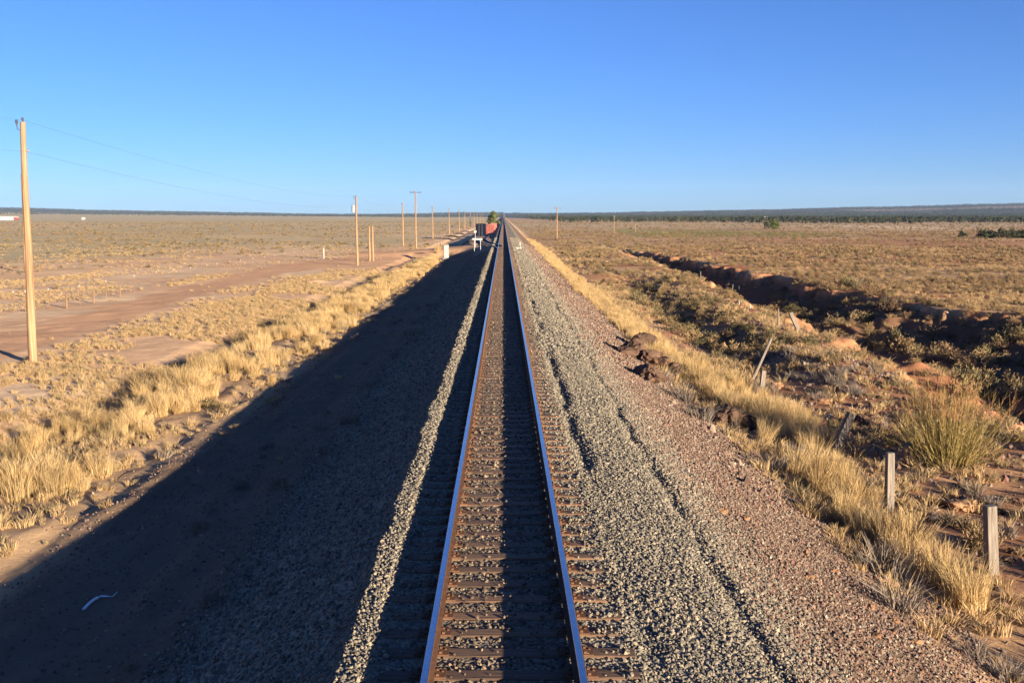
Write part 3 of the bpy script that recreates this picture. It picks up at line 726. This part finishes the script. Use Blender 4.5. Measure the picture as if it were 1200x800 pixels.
ids = []
for ty_, n_ in ((0, 290), (1, 110), (2, 120)): ids += [i for i in order if bt[i] == ty_][:n_]
lead[ids] = True
print('bushes', len(bx), [int((bt == q).sum()) for q in range(4)])
KN = [('sagebrush', sage, 'tan grey sagebrush', 'tan grey sagebrush'), ('green_brush', dsage, 'dark olive shrub', 'dark olive shrubs'), ('brown_brush', brush, 'brown dry shrub', 'brown dry shrubs')]
for i in ids:
    nm, ms, l0, g0 = KN[int(bt[i])]
    o = bpy.data.objects.new(nm, ms[int(i) % len(ms)])
    o.location = (bx[i], by[i], bz[i] - .02); s = float(bs[i]); o.scale = (s * rng.uniform(.85, 1.2), s * rng.uniform(.85, 1.2), s * rng.uniform(.8, 1.1)); o.rotation_euler = (0, 0, rng.uniform(0, 6.28)); link(o)
    if bx[i] < 0: w1 = ' on the dry plain left of the track'
    elif bx[i] < 15.5: w1 = ' between the right grass band and the wash'
    else: w1 = ' in or beyond the dry wash on the right'
    tag(o, l0 + w1, 'shrub', g0 + w1)
nr = by < 130
for nm, sel, ms, lb in (('brush_cover', ~lead & nr & (bt == 0), sage, 'mass of tan sagebrush covering the middle distance'),
                        ('olive_brush_cover', ~lead & nr & (bt == 1), dsage, 'olive brush mixed through the sagebrush'),
                        ('brown_brush_cover', ~lead & nr & (bt == 2), brush, 'brown dry brush covering the plain beyond the wash'),
                        ('far_brush_cover', ~lead & ~nr & (bt == 0), farsage, 'far sagebrush speckling the plain'),
                        ('far_brown_brush_cover', ~lead & ~nr & (bt == 2), farbrush, 'far brown brush speckling the right plain'),
                        ('green_strip_cover', bt == 3, fargreen, 'strip of green plants across the right plain'),
                        ('far_olive_brush_cover', ~lead & ~nr & (bt == 1), fardsage, 'far olive brush speckling the plain')):
    scatter(nm, np.stack([bx[sel], by[sel], bz[sel] - .02], -1), bs[sel], ms, lb, 'brush', tilt=.06)

# junipers: far wood
def tree_mesh(name, ml, mb, seed, h=4.5, w=2.2, n=300, leaf=.35, trunk=.25, low=.12):
    r = random.Random(seed); m = MB(); v = []; f = []; 
    cl = []
    for i in range(16):
        a = r.uniform(0, 6.283); z = r.uniform(low, .88); rr = w * math.sin(math.pi * min(1, (z + .12))) ** .6 * r.uniform(.2, .85)
        cl.append((Vector((math.cos(a) * rr, math.sin(a) * rr, z * h)), r.uniform(.22, .42) * w))
    for i in range(n):
        c_, rad = r.choice(cl); d = Vector((r.gauss(0, 1), r.gauss(0, 1), r.gauss(0, .8))).normalized()
        p = c_ + d * rad * r.random() ** .4; s = Vector((r.gauss(0, 1), r.gauss(0, 1), r.gauss(0, 1))).normalized(); t = s.cross(d + Vector((.01, .02, .3))).normalized()
        l = leaf * r.uniform(.5, 1.2); b = len(v); v += [p - s * l, p + t * l * .6, p + s * l, p - t * l * .6]; f.append([b, b+1, b+2, b+3])
    tb = MB().tube([(0, 0, -.1), (.06 * h * .3, 0, h * .35), (0, .04 * h, h * .7)], [trunk, trunk * .7, trunk * .25], 7)
    for c_, rad in cl[:9]: tb.tube([(0, 0, h * .3), tuple(c_ * .6 + Vector((0, 0, h * .12))), tuple(c_)], [trunk * .4, trunk * .25, trunk * .08], 5)
    return mesh('crown', v, f, ml), mesh('trunk', tb.v, tb.f, mb)
def join_mesh(name, a, b_, mats):
    v = [tuple(p.co) for p in a.vertices] + [tuple(p.co) for p in b_.vertices]; o = len(a.vertices)
    f = [list(p.vertices) for p in a.polygons] + [[i + o for i in p.vertices] for p in b_.polygons]
    return mesh(name, v, f, mats, [0] * len(a.polygons) + [1] * len(b_.polygons))
jun = [tree_mesh('juniper', M['juniper'], M['bark'], i, 3.6, 2.0, 130, .5) for i in range(4)]
junj = [join_mesh('juniper', a, b_, [M['juniper'], M['bark']]) for a, b_ in jun]
X, Y = [], []
a, b_ = rand_pts(60, 3600, 620, 4200, .0060)
ang = a / b_ * 1170 + 590; k = (ang > 600) & (ang < 1230) & (rng.uniform(0, 1, len(a)) < sstep(.35, .55, fbm(a / 160., b_ / 260., 151, 3)) * sstep(620, 1150, b_ + (fbm(a / 90, b_ / 400, 155, 2) - .5) * 600))
X.append(a[k]); Y.append(b_[k])
a, b_ = rand_pts(-4000, 0, 3600, 6800, .0007); ang = a / b_ * 1170 + 590; k = (ang > -30) & (ang < 590); X.append(a[k]); Y.append(b_[k])
a, b_ = rand_pts(0, 4500, 4200, 6500, .0006); ang = a / b_ * 1170 + 590; k = (ang > 600) & (ang < 1230); X.append(a[k]); Y.append(b_[k])
X, Y = np.concatenate(X), np.concatenate(Y); print('junipers', len(X))
scatter('juniper_woodland', gpts(X, Y), rng.uniform(.8, 1.7, len(X)), junj, 'dark juniper woodland along the foot of the distant mesas', 'woodland', tilt=.03)

def tree(name, p, pair, s, label, cat, group=None):
    t = empty(name, (p.x, p.y, p.z), rng.uniform(0, 6.28)); t.scale = (s, s, s); tag(t, label, cat, group)
    link(bpy.data.objects.new('crown', pair[0]), t); link(bpy.data.objects.new('trunk', pair[1]), t); return t
bigtree = tree_mesh('tree', M['treeleaf'], M['bark'], 91, 8.0, 4.2, 3200, .34, .3, .15)
p = at(579, 268, -1.6); p = Vector((-5.4, 560, float(height(-5.4, 560)))); tree('leafy_tree', p, bigtree, 1.05, 'green leafy tree standing beyond the red containers beside the track', 'tree')
p = at(907, 268.5); bt2 = tree_mesh('tree', M['treeleaf'], M['bark'], 92, 4.8, 3.4, 1800, .3, .25, .05)
tree('round_tree', p, bt2, 1.0, 'round bright green tree standing out on the right plain', 'tree')
p2 = at(898, 268.0); tree('juniper_tree', p2, jun[1], 1.1, 'dark tree close on the left of the round green tree', 'tree')
thick = [tree_mesh('thicket', M['juniper'], M['bark'], 95 + i, 2.6, 2.6, 900, .22, .08, .03) for i in range(3)]
for i, px in enumerate((1126, 1150, 1160, 1172, 1183, 1194, 1205, 1216)):
    p = at(px, 279 - (i == 0) * 1.0); tree('thicket_shrub', p, thick[i % 3], 1.0 if i else .7,
        'small dark shrub standing alone left of the thicket' if i == 0 else 'dark dense shrub in the row on the far right plain', 'shrub', None if i == 0 else 'dark shrubs in a row on the far right plain')

# broom-like bush by the wash
def broom(seed, n, h, w):
    r = random.Random(seed); lo = MB(); v = []; f = []; v2 = []; f2 = []
    for i in range(n):
        a = r.uniform(0, 6.283); L = r.uniform(.6, 1.05) * h; t = abs(r.gauss(0, .50)) + .04
        d = Vector((math.sin(t) * math.cos(a), math.sin(t) * math.sin(a) , math.cos(t))); p0 = Vector((math.cos(a), math.sin(a), 0)) * r.uniform(0, .22) * w
        p1 = p0 + d * L * .55; d2 = (d + Vector((0, 0, .25))).normalized(); p2 = p1 + d2 * L * .45
        s = d.orthogonal().normalized(); s.rotate(Matrix.Rotation(r.uniform(0, 6.28), 3, d)); wv = s * .0055
        b = len(v); v += [p0 - wv * 1.4, p0 + wv * 1.4, p1 - wv, p1 + wv]; f.append([b, b+1, b+3, b+2])
        for k in range(12):
            q = p0.lerp(p1, .3 + .7 * r.random()) if k < 4 else p1.lerp(p2, r.random())
            e = (d2 + Vector((r.gauss(0, .28), r.gauss(0, .28), r.gauss(0, .15)))).normalized() * r.uniform(.14, .42)
            tgt, tf = (v2, f2) if (q.z > h * .55 and r.random() < .6) else (v, f)
            b = len(tgt); wq = s * .0055; tgt += [q - wq, q + wq, q + e]; tf.append([b, b+1, b+2])
    return v, f, v2, f2
p = at(1108, 545); t = empty('broom_bush', p); tag(t, 'large upright yellow green bush with orange tips beside the dry wash', 'bush')
v, f, v2, f2 = broom(5, 400, 2.2, 3.0)
link(bpy.data.objects.new('stems', mesh('stems', v, f, M['broom'])), t); link(bpy.data.objects.new('stem_tips', mesh('stem_tips', v2, f2, M['broomtip'])), t)

# grey tumbleweed clumps on the embankment foot
for i, (px, py, s, l) in enumerate(((775, 447, 1.3, 'grey dead weed clump just below the brown boulders'), (800, 470, 1.5, 'pale grey weed clump between the boulders and the lone rock'), (822, 492, 1.3, 'grey twiggy clump left of the lone brown rock'),
        (1035, 672, 1.5, 'dead grey weed clump at the foot of the slope beside yellow grass'), (1052, 712, 1.3, 'flattened grey weed clump lowest on the gravel slope'), (905, 552, 1.2, 'grey weed clump on the slope edge beneath the lone rock'), (1012, 572, 1.0, 'grey twiggy weed left of the upright cracked post'))):
    p = at(px, py); o = bpy.data.objects.new('weed_clump', greyg[i % 3]); o.location = p; o.scale = (s, s, s); o.rotation_euler = (0, 0, i); link(o); tag(o, l, 'weed', 'grey weed clumps along the right embankment')

X, Y = rand_pts(6.3, 15, 12, 46, 1.6); k = rng.uniform(0, 1, len(X)) < sstep(.42, .6, fbm(X / 1.5, Y / 2.5, 171, 3)); X, Y = X[k], Y[k]
scatter('dead_weeds', gpts(X, Y), rng.uniform(.35, 1.0, len(X)), greyg, 'grey dead weeds scattered through the right foreground bank', 'weeds', tilt=.25)
X, Y = rand_pts(-9.6, -3.8, 9, 70, .30); k = rng.uniform(0, 1, len(X)) < .6; X, Y = X[k], Y[k]
scatter('slope_weeds', gpts(X, Y), rng.uniform(.3, .9, len(X)), greyg, 'thin dry weeds on the shaded left slope', 'weeds', tilt=.4)

# ------------------------------------------------------------------ boulders
def boulder(px, py, w, h, label, m='rock', seed=0, group=None, lean=0):
    p = at(px, py); dist = p.y / 1170; W = w * dist; H = h * dist
    me = stone_mesh('boulder', M[m], seed + 200, .62, 4, .8)
    o = bpy.data.objects.new('boulder' if w > 12 else 'rock', me); o.location = (p.x, p.y, p.z + H * .42); o.scale = (W * 1.75, W * 1.5, H * 1.9); o.rotation_euler = (lean, lean * .5, seed * 1.3)
    link(o); tag(o, label, 'boulder' if w > 12 else 'rock', group)
G = 'brown boulders heaped on the right embankment'
boulder(743, 420, 26, 20, 'dark brown boulder leftmost of the heap on the embankment edge', seed=1, group=G)
boulder(756, 412, 20, 17, 'brown boulder at the back of the heap on the embankment edge', seed=2, group=G)
boulder(772, 432, 24, 18, 'squarish brown boulder in the middle of the heap on the embankment', seed=3, group=G)
boulder(760, 445, 30, 16, 'flat brown boulder lowest in the heap with a dark shadow beneath', seed=4, group=G)
boulder(791, 440, 17, 15, 'rounded brown boulder rightmost of the heap beside yellow grass', seed=5, group=G)
boulder(855, 500, 27, 20, 'lone brown rock half hidden in yellow grass right of the heap', seed=6)
boulder(878, 503, 14, 12, 'small dark rock right beside the lone rock in the grass', seed=7)
boulder(1058, 540, 26, 13, 'long pale orange rock just right of the cracked post top', 'orangerock', seed=8, lean=.5)
boulder(1122, 596, 24, 10, 'flat orange rock behind the squared post', 'orangerock', seed=9)
boulder(1138, 590, 18, 9, 'orange slab touching the left side of the squared post', 'orangerock', seed=10)
boulder(1014, 497, 15, 10, 'dark rock near the leaning post in the wash bank brush', seed=11)
boulder(1034, 508, 13, 9, 'dark rock on the bank left of the broom bush', seed=12)
boulder(1095, 588, 14, 8, 'rough brown rock behind the two squared posts', seed=13)
boulder(956, 470, 22, 7, 'flat ledge of orange rock on the bank behind the short post', 'orangerock', seed=14)
boulder(910, 455, 12, 8, 'small orange rock right of the short post', 'orangerock', seed=15)
rr = random.Random(4)
for i in range(46):
    px = rr.uniform(930, 1195); py = rr.uniform(470, 700)
    q = at(px, py)
    if q.x < 8.6 or q.x > 15: continue
    boulder(px, py, rr.uniform(4, 10), rr.uniform(3, 6), 'small stone strewn on the red bank around the old posts', rr.choice(('rock', 'orangerock')), seed=20 + i, group='small stones strewn on the red bank')
for i in range(16):
    px = rr.uniform(820, 1150); base = 480 + (px - 740) * .80; py = base + rr.uniform(-4, 40)
    q = at(px, py)
    if q.x > 6.5 or q.x < 3.5: continue
    boulder(px, py, rr.uniform(4, 9), rr.uniform(3, 5), 'pale stone lying on the lower gravel slope of the right embankment', 'orangerock', seed=80 + i, group='pale stones on the right gravel slope')

# ------------------------------------------------------------------ old fence posts on the right
def post(px, py, tx, ty, w, label, m='post', square=True, name='fence_post', cat='fence post', group=None):
    p = at(px, py); d = p.y
    top = CAM + ray(tx, ty) * ((d) / ray(tx, ty).y)          # top in the same vertical plane across the view
    v = top - p; L = v.length
    t = MB(); zz_ = v.normalized(); xx_ = (Vector((1, .12, 0)) - zz_ * zz_.dot(Vector((1, .12, 0)))).normalized(); rot = Matrix((xx_, zz_.cross(xx_), zz_)).transposed()
    if square:
        n = 5
        for k in range(1): t.box((0, 0, L / 2 - .1), (w, w * .8, L + .2), None, .93)
    else: t.tube([(0, 0, -.2), (.01, 0, L * .5), (0, .01, L)], [w * .55, w * .5, w * .42], 8)
    o = t.build(name, M[m], bevel=.008 if square else 0); o.location = p; o.rotation_euler = rot.to_euler(); tag(o, label, cat, group); return o, p, v
G = 'old leaning fence posts right of the track'
post(1162, 672, 1160, 592, .20, 'weathered squared wooden post nearest the right edge of view', group=G)
post(1042, 598, 1043, 530, .17, 'cracked upright grey wooden post left of the orange rock', group=G)
post(978, 528, 998, 484, .21, 'grey wooden post leaning right, out of the yellow grass', group=G)
post(892, 459, 895, 434, .17, 'short stubby grey post beside the tall tilted stake', group=G)
post(881, 446, 904, 396, .13, 'long thin grey stake tilted right above yellow grass', square=False, group=G)
post(937, 390, 926, 366, .20, 'grey post tilted left at the edge of the dark wash', group=G)
post(912, 383, 912, 362, .10, 'thin straight pale stake left of the tilted post at the wash', square=False, group=G)
post(973, 527, 971, 492, .04, 'thin rusty steel rod left of the right leaning grey post', 'rust', False, 'steel_rod', 'steel rod')
post(920, 386, 919, 370, .04, 'short dark steel rod between the thin stake and tilted post', 'rust', False, 'steel_rod', 'steel rod')
for (px, py, h, l) in ((866, 346, 12, 'pale stake third along the distant old fence line'), (857, 344, 11, 'slightly tilted stake second along the distant old fence line'), (821, 330, 12, 'farthest pale stake of the distant old fence line'), (879, 362, 5, 'short white marker stake on the red bank, rightmost of three'), (895, 356, 5, 'short white marker stake far right near the wash edge'), (866, 357, 5, 'short white marker stake on the red bank, leftmost')):
    post(px, py, px + (2 if 'tilted' in l else 0), py - h, .09, l, 'white' if 'white' in l else 'post', False, group='distant stakes right of the track')

# ------------------------------------------------------------------ left wire fence
fpx = [(17, 366, 0), (31, 365, 0), (58, 362, 0), (78, 361, 1), (94, 357, 0), (110, 355, 1), (125, 350, 0), (140.6, 348, 1), (158, 342, 0), (184, 336, 0), (204, 333, 0), (224, 330, 0), (243, 326, 0), (255, 324, 0), (270, 321, 0), (282, 319, 0), (297, 316, 0), (310, 313.5, 0), (322, 311.5, 0), (334, 309.5, 0), (345, 307.5, 0), (356, 306, 0), (366, 304.5, 0)]
fp = [at(a, b_) for a, b_, c_ in fpx]
fe = empty('wire_fence', fp[0]); tag(fe, 'wire fence with thin steel and brown wooden posts beyond the dirt road', 'fence')
O = fp[0]
for q, (a, b_, w_) in zip(fp, fpx):
    h = 1.2
    if w_: MB().tube([q - O + Vector((0, 0, -.2)), q - O + Vector((.03, 0, 1.0))], [.085, .075], 8).build('post', M['postbrown'], fe)
    else:
        pp = MB().box(q - O + Vector((0, 0, h / 2)), (.055, .05, h + .2)).build('post', M['postbrown'], fe)
        MB().box(Vector((0, 0, 0)) + q - O + Vector((0, 0, h + .16)), (.062, .052, .12)).build('post_tip', M['white'], pp)
wv = MB()
for zz in (.35, .7, 1.05):
    for i in range(len(fp) - 1):
        wv.tube([fp[i] - O + Vector((0, 0, zz)), fp[i + 1] - O + Vector((0, 0, zz))], .006, 4, False)
wv.build('wire', M['wire'], fe)
q = at(379.5, 303); o = MB().tube([(0, 0, -.1), (0, 0, 1.6)], [.10, .09], 10).build('marker_post', M['white']); o.location = q; tag(o, 'white post at the end of the wire fence by the dirt road', 'post')

# ------------------------------------------------------------------ utility poles and wires
def pole(x, y, h, label, arm=0, r0=.17, group='wooden utility poles along the left of the track', tilt=(0, 0), trans=False, simple=False, name='utility_pole'):
    z = float(height(x, y)); t = empty(name, (x, y, z)); tag(t, label, 'utility pole', group)
    tx, ty = tilt
    pts = [(0, 0, -.5)] + [(tx * k / 6 + .02 * math.sin(k * 1.3 + x), ty * k / 6, h * k / 6) for k in range(1, 7)]
    MB().tube(pts, [r0 - (r0 - .105) * k / 6 for k in range(7)], 14).build('shaft', M['pole'], t, smooth=False)
    if arm:
        MB().box((tx, ty, h - .35), (arm, .11, .12)).build('crossarm', M['postbrown'] if arm < 2.2 else M['dark'], t)
        for sx in (-.45, -.2, .45): MB().tube([(tx + sx * arm, ty, h - .29), (tx + sx * arm, ty, h - .05)], [.045, .03], 6).build('insulator', M['dark'], t)
    elif not simple:
        MB().tube([(tx, ty, h - .02), (tx, ty, h + .13), (tx, ty, h + .2)], [.03, .055, .03], 8).build('insulator', M['dark'], t)
        MB().tube([(tx - .1, ty, h - .35), (tx - .24, ty, h - .3), (tx - .26, ty, h - .05)], .022, 6).build('bracket', M['dark'], t)
        MB().tube([(tx - .26, ty, h - .12), (tx - .26, ty, h + .03), (tx - .26, ty, h + .1)], [.03, .06, .04], 8).build('insulator', M['dark'], t)
        MB().tube([(tx + .1, ty, h - 1.2), (tx + .2, ty, h - 1.2)], [.03, .05], 8).build('insulator', M['grey'], t)
    if trans:
        MB().tube([(-.38, -.05, h - 2.0), (-.38, -.05, h - 1.9), (-.38, -.05, h - 1.15), (-.38, -.05, h - 1.05)], [.17, .2, .2, .12], 12).build('transformer', M['grey'], t)
    return t
pole(-20.35, 42.9, 10.2, 'tall golden wooden utility pole standing closest, at the left edge', tilt=(.18, 0), r0=.185)
P1 = Vector((-20.35 + .08, 42.9, float(height(-20.35, 42.9)) + 10.2))
pole(-53.1, 111.6, 10.8, 'far wooden pole seen right behind the nearest pole', tilt=(.2, 0), r0=.17, simple=True, group='lone wooden poles off the main line')
pole(-18.9, 129.5, 8.8, 'utility pole carrying a grey transformer near the graded dirt', trans=True)
for dx, l in ((-.22, 'left of two short bare poles close together on the graded dirt'), (.24, 'right of two short bare poles close together on the graded dirt')):
    pole(-18.6 + dx, 141, 4.9, l, simple=True, group='pair of short bare poles', r0=.16)
pole(-17.3, 198.7, 11.3, 'tallest mid distance utility pole with a dark T crossarm', arm=2.3)
PL = [(-21.0, 210), (-19.7, 280), (-18.9, 350), (-18.7, 425), (-19.2, 500), (-19, 575), (-19, 650), (-19, 730), (-19, 820), (-19, 930)]
lbl = ['utility pole just left of the tall crossarm pole', 'utility pole first to the right of the tall crossarm pole', 'utility pole second to the right of the tall crossarm pole', 'utility pole third to the right of the tall crossarm pole']
for i, (x, y) in enumerate(PL):
    pole(x, y, 8.9, lbl[i] if i < 4 else 'small distant utility pole in the line above the containers', simple=i > 3, r0=.17 if i < 4 else .2)
pole(14.6, 274, 8.6, 'utility pole with a T crossarm right of the track', arm=1.9, group='utility poles right of the track')
q = at(719.5, 274); pole(q.x, q.y, 6.5, 'thin distant pole on the right plain beside the green strip', simple=True, r0=.13, group='utility poles right of the track')
q = at(744.5, 273); pole(q.x, q.y, 3.6, 'short distant pole rightmost on the green strip', simple=True, r0=.13, group='utility poles right of the track')
def span(a, b_, sag, n=24):
    return [a.lerp(b_, i / n) + Vector((0, 0, -sag * 4 * (i / n) * (1 - i / n))) for i in range(n + 1)]
tops = [Vector((-20.6, -40, P1.z)), P1] + [Vector((x, y, float(height(x, y)) + h)) for x, y, h in ((-18.9, 129.5, 8.8), (-21.0, 210, 8.9), (-19.7, 280, 8.9), (-18.9, 350, 8.9), (-18.7, 425, 8.9))]
for dz, rr_, l in ((.08, .005, 'upper thin power wire strung along the left pole line'), (-1.2, .005, 'lower thin power wire strung along the left pole line')):
    m = MB()
    for a, b_ in zip(tops[:-1], tops[1:]): m.tube(span(a + Vector((.1, 0, dz)), b_ + Vector((.1, 0, dz)), .9), rr_, 4, False)
    tag(m.build('power_line', M['wire']), l, 'power line', 'power wires on the left pole line')

# ------------------------------------------------------------------ trackside equipment
q = at(523, 298); t = empty('signal_cabinet', q); tag(t, 'tall pale metal equipment cabinet on the graded dirt left of track', 'cabinet')
MB().box((0, 0, 1.0), (.68, .6, 1.8)).build('body', M['white'], t, bevel=.02); MB().box((0, 0, 1.94), (.76, .68, .07)).build('roof', M['grey'], t)
dr = MB().box((0, -.315, 1.0), (.56, .025, 1.55)).build('door', M['white'], t); MB().box((.2, -.34, 1.0), (.03, .03, .16)).build('handle', M['dark'], dr)
MB().box((0, 0, .0), (1.0, .9, .12)).build('base', M['grey'], t)
q = at(559.5, 296); t = empty('barrier_sign', q); tag(t, 'white horizontal board on two thin legs left of the switch', 'sign')
MB().box((0, 0, 1.95), (1.45, .05, .26)).build('board', M['white'], t)
for sx in (-.45, .45): MB().tube([(sx, .06, -.1), (sx, .06, 2.1)], .04, 8).build('leg', M['grey'], t)
q = at(557, 290); t = empty('round_marker', q); tag(t, 'small round pale marker on a post behind the white board', 'sign')
MB().tube([(0, 0, -.1), (0, 0, 2.2)], .035, 8).build('post', M['grey'], t); MB().tube([(0, -.03, 2.45), (0, .03, 2.45)], .22, 20).build('disc', M['white'], t)
# switch stand
z = float(height(2.4, 141)); t = empty('switch_stand', (2.35, 141, z)); tag(t, 'small white switch stand right of the rails at the turnout', 'switch stand')
MB().box((0, 0, .1), (.5, .5, .12)).build('base', M['white'], t); MB().tube([(0, 0, .1), (0, 0, .55)], .06, 8).build('mast', M['white'], t)
MB().box((0, 0, .72), (.16, .05, .4)).build('target', M['white'], t); MB().tube([(.1, 0, .2), (.45, 0, .35)], .03, 6).build('lever', M['white'], t)
MB().box((-.9, .1, .0), (1.3, .08, .06)).build('throw_rod', M['grey'], t)
o = MB().box((0, 0, .12), (.35, .35, .24), None, .8).build('concrete_block', M['white']); o.location = (1.95, 139.5, float(height(1.95, 139.5))); tag(o, 'small pale block on the ballast left of the switch stand', 'block')

def container(x, y, z, w, l, h, m, label, group=None, rz=0):
    t = empty('shipping_container', (x, y, z), rz); tag(t, label, 'container', group)
    v = []; f = []
    def corr(p0, p1, nrm, n):            # corrugated wall
        b = len(v); pts = []
        for i in range(n + 1):
            q = Vector(p0).lerp(Vector(p1), i / n) - Vector(nrm) * (.035 if (i // 2) % 2 else 0); pts.append(q)
        for q in pts: v.append(q + Vector((0, 0, .12))); v.append(q + Vector((0, 0, h - .12)))
        for i in range(n): f.append([b + 2*i, b + 2*i + 2, b + 2*i + 3, b + 2*i + 1])
    corr((-w/2 + .05, .02, 0), (w/2 - .05, .02, 0), (0, -1, 0), 20); corr((w/2 - .02, .05, 0), (w/2 - .02, l - .05, 0), (1, 0, 0), 60)
    corr((-w/2 + .02, .05, 0), (-w/2 + .02, l - .05, 0), (-1, 0, 0), 60); corr((-w/2 + .05, l - .02, 0), (w/2 - .05, l - .02, 0), (0, 1, 0), 20)
    link(bpy.data.objects.new('wall', mesh('wall', v, f, m)), t)
    fr = MB()
    for sx in (-1, 1):
        for yy_ in (.06, l - .06): fr.box((sx * (w/2 - .06), yy_, h/2), (.13, .13, h - .24))
        for zz in (.06, h - .06): fr.box((sx * (w/2 - .06), l/2, zz), (.13, l, .12))
    for yy_ in (.06, l - .06):
        for zz in (.06, h - .06): fr.box((0, yy_, zz), (w - .24, .13, .12))
    fr.build('frame', m, t); MB().box((0, l/2, h - .05), (w - .24, l - .24, .06)).build('roof', m, t)
    for sx in (-.3, .3): MB().tube([(sx * w * .5, -.03, .1), (sx * w * .5, -.03, h - .1)], .02, 6).build('lock_rod', M['grey'], t)
container(-6.1, 268, float(height(-6.1, 270)) - .02, 2.6, 9, 3.3, M['navy'], 'dark navy steel container nearest, left of the red ones')
container(-4.25, 300, float(height(-4.2, 300)) - .02, 2.5, 12, 2.6, M['red'], 'red steel container just right of the navy one', 'red steel containers')
container(-4.0, 345, float(height(-4.0, 345)) - .02, 2.5, 12, 2.6, M['pink'], 'faded red container behind the bright red one', 'red steel containers')
container(-3.9, 400, float(height(-3.9, 400)) - .02, 2.5, 12, 2.6, M['pink'], 'farthest faded container beside the track under the green tree', 'red steel containers')

# white curved pipe scrap in the shade
q = at(118, 708); pts = []
for k in range(13):
    a = k / 12; px = 98 + 40 * a; py = 716 - 15.5 * math.sin(min(1, a * 1.7) * math.pi / 2) + 2 * max(0, a - .6) - (5 * max(0, a - .85) * 8)
    w_ = at(px, py); pts.append(Vector((w_.x, w_.y, w_.z + .035)) - q)
o = MB().tube(pts, [.006 + .018 * math.sin(math.pi * min(1, .35 + k / 16)) for k in range(13)], 8).build('plastic_pipe', M['plastic'], smooth=True); o.location = q; tag(o, 'curved white plastic pipe scrap lying in the dark shade lower left', 'pipe')
# dead branches in shade and on slope
for i, (px, py, l_, an, lb) in enumerate(((280, 470, .9, .4, 'dry stick sticking up at the edge of the shade left'), (306, 700, .35, 1.2, 'tiny sunlit straw stalk in the shade left of the lit ballast strip'))):
    q = at(px, py); o = MB().tube([(0, 0, 0), (l_ * .3, .02, l_ * .35), (l_ * .45, 0, l_ * .7)], [.012, .009, .004], 5).build('dead_stick', M['postbrown']); o.location = q; tag(o, lb, 'stick')

# ------------------------------------------------------------------ far houses
def house(px, py, w, d, h, label, roofm='roofwhite', wallm='wall', group='white roofed houses far off on the right'):
    d0 = ray(px, 256); X0 = d0.x / d0.y * py; p = Vector((X0, py, float(height(X0, py)))); t = empty('farm_house', p); tag(t, label, 'house', group)
    MB().box((0, d/2, h/2), (w, d, h)).build('wall', M[wallm], t)
    v = [(-w/2-.4, -.4, h), (w/2+.4, -.4, h), (w/2+.4, d+.4, h), (-w/2-.4, d+.4, h), (-w/2-.4, d/2, h+d*.2), (w/2+.4, d/2, h+d*.2)]
    f = [[0,1,5,4], [2,3,4,5], [0,4,3], [1,2,5], [0,3,2,1]]
    link(bpy.data.objects.new('roof', mesh('roof', v, f, M[roofm])), t)
    for k in (0, 2): MB().box((-w*.3 + k*w*.3, -.02, h*.55), (.9, .06, .9)).build('window', M['glass'], t)
    return t
house(720.5, 2100, 8, 6, 3.4, 'largest white roofed house, alone right of the thin distant pole', wallm='roofwhite')
house(715, 2150, 6, 6, 2.6, 'low pale house just left of the largest white house')
house(734, 2100, 6, 6, 2.8, 'left one of the two white houses side by side on the right plain', wallm='roofwhite')
house(738.5, 2120, 7, 6, 2.8, 'right one of the two white houses side by side on the right plain', wallm='roofwhite')
house(890, 2100, 9, 6, 3.0, 'pale house just left above the round green tree')
house(898, 2150, 6, 6, 3.2, 'small white house right above the round green tree', wallm='roofwhite')
house(6, 1500, 24, 14, 3.0, 'long white roofed shed on the left horizon behind the nearest pole', wallm='roofwhite', group='buildings on the left horizon')
house(17.5, 1500, 4, 8, 3.6, 'small dark red shed touching the long white shed', 'wall', 'red', group='buildings on the left horizon')
house(97, 1700, 4, 5, 2.6, 'tiny white shed on the left horizon', wallm='roofwhite', group='buildings on the left horizon')
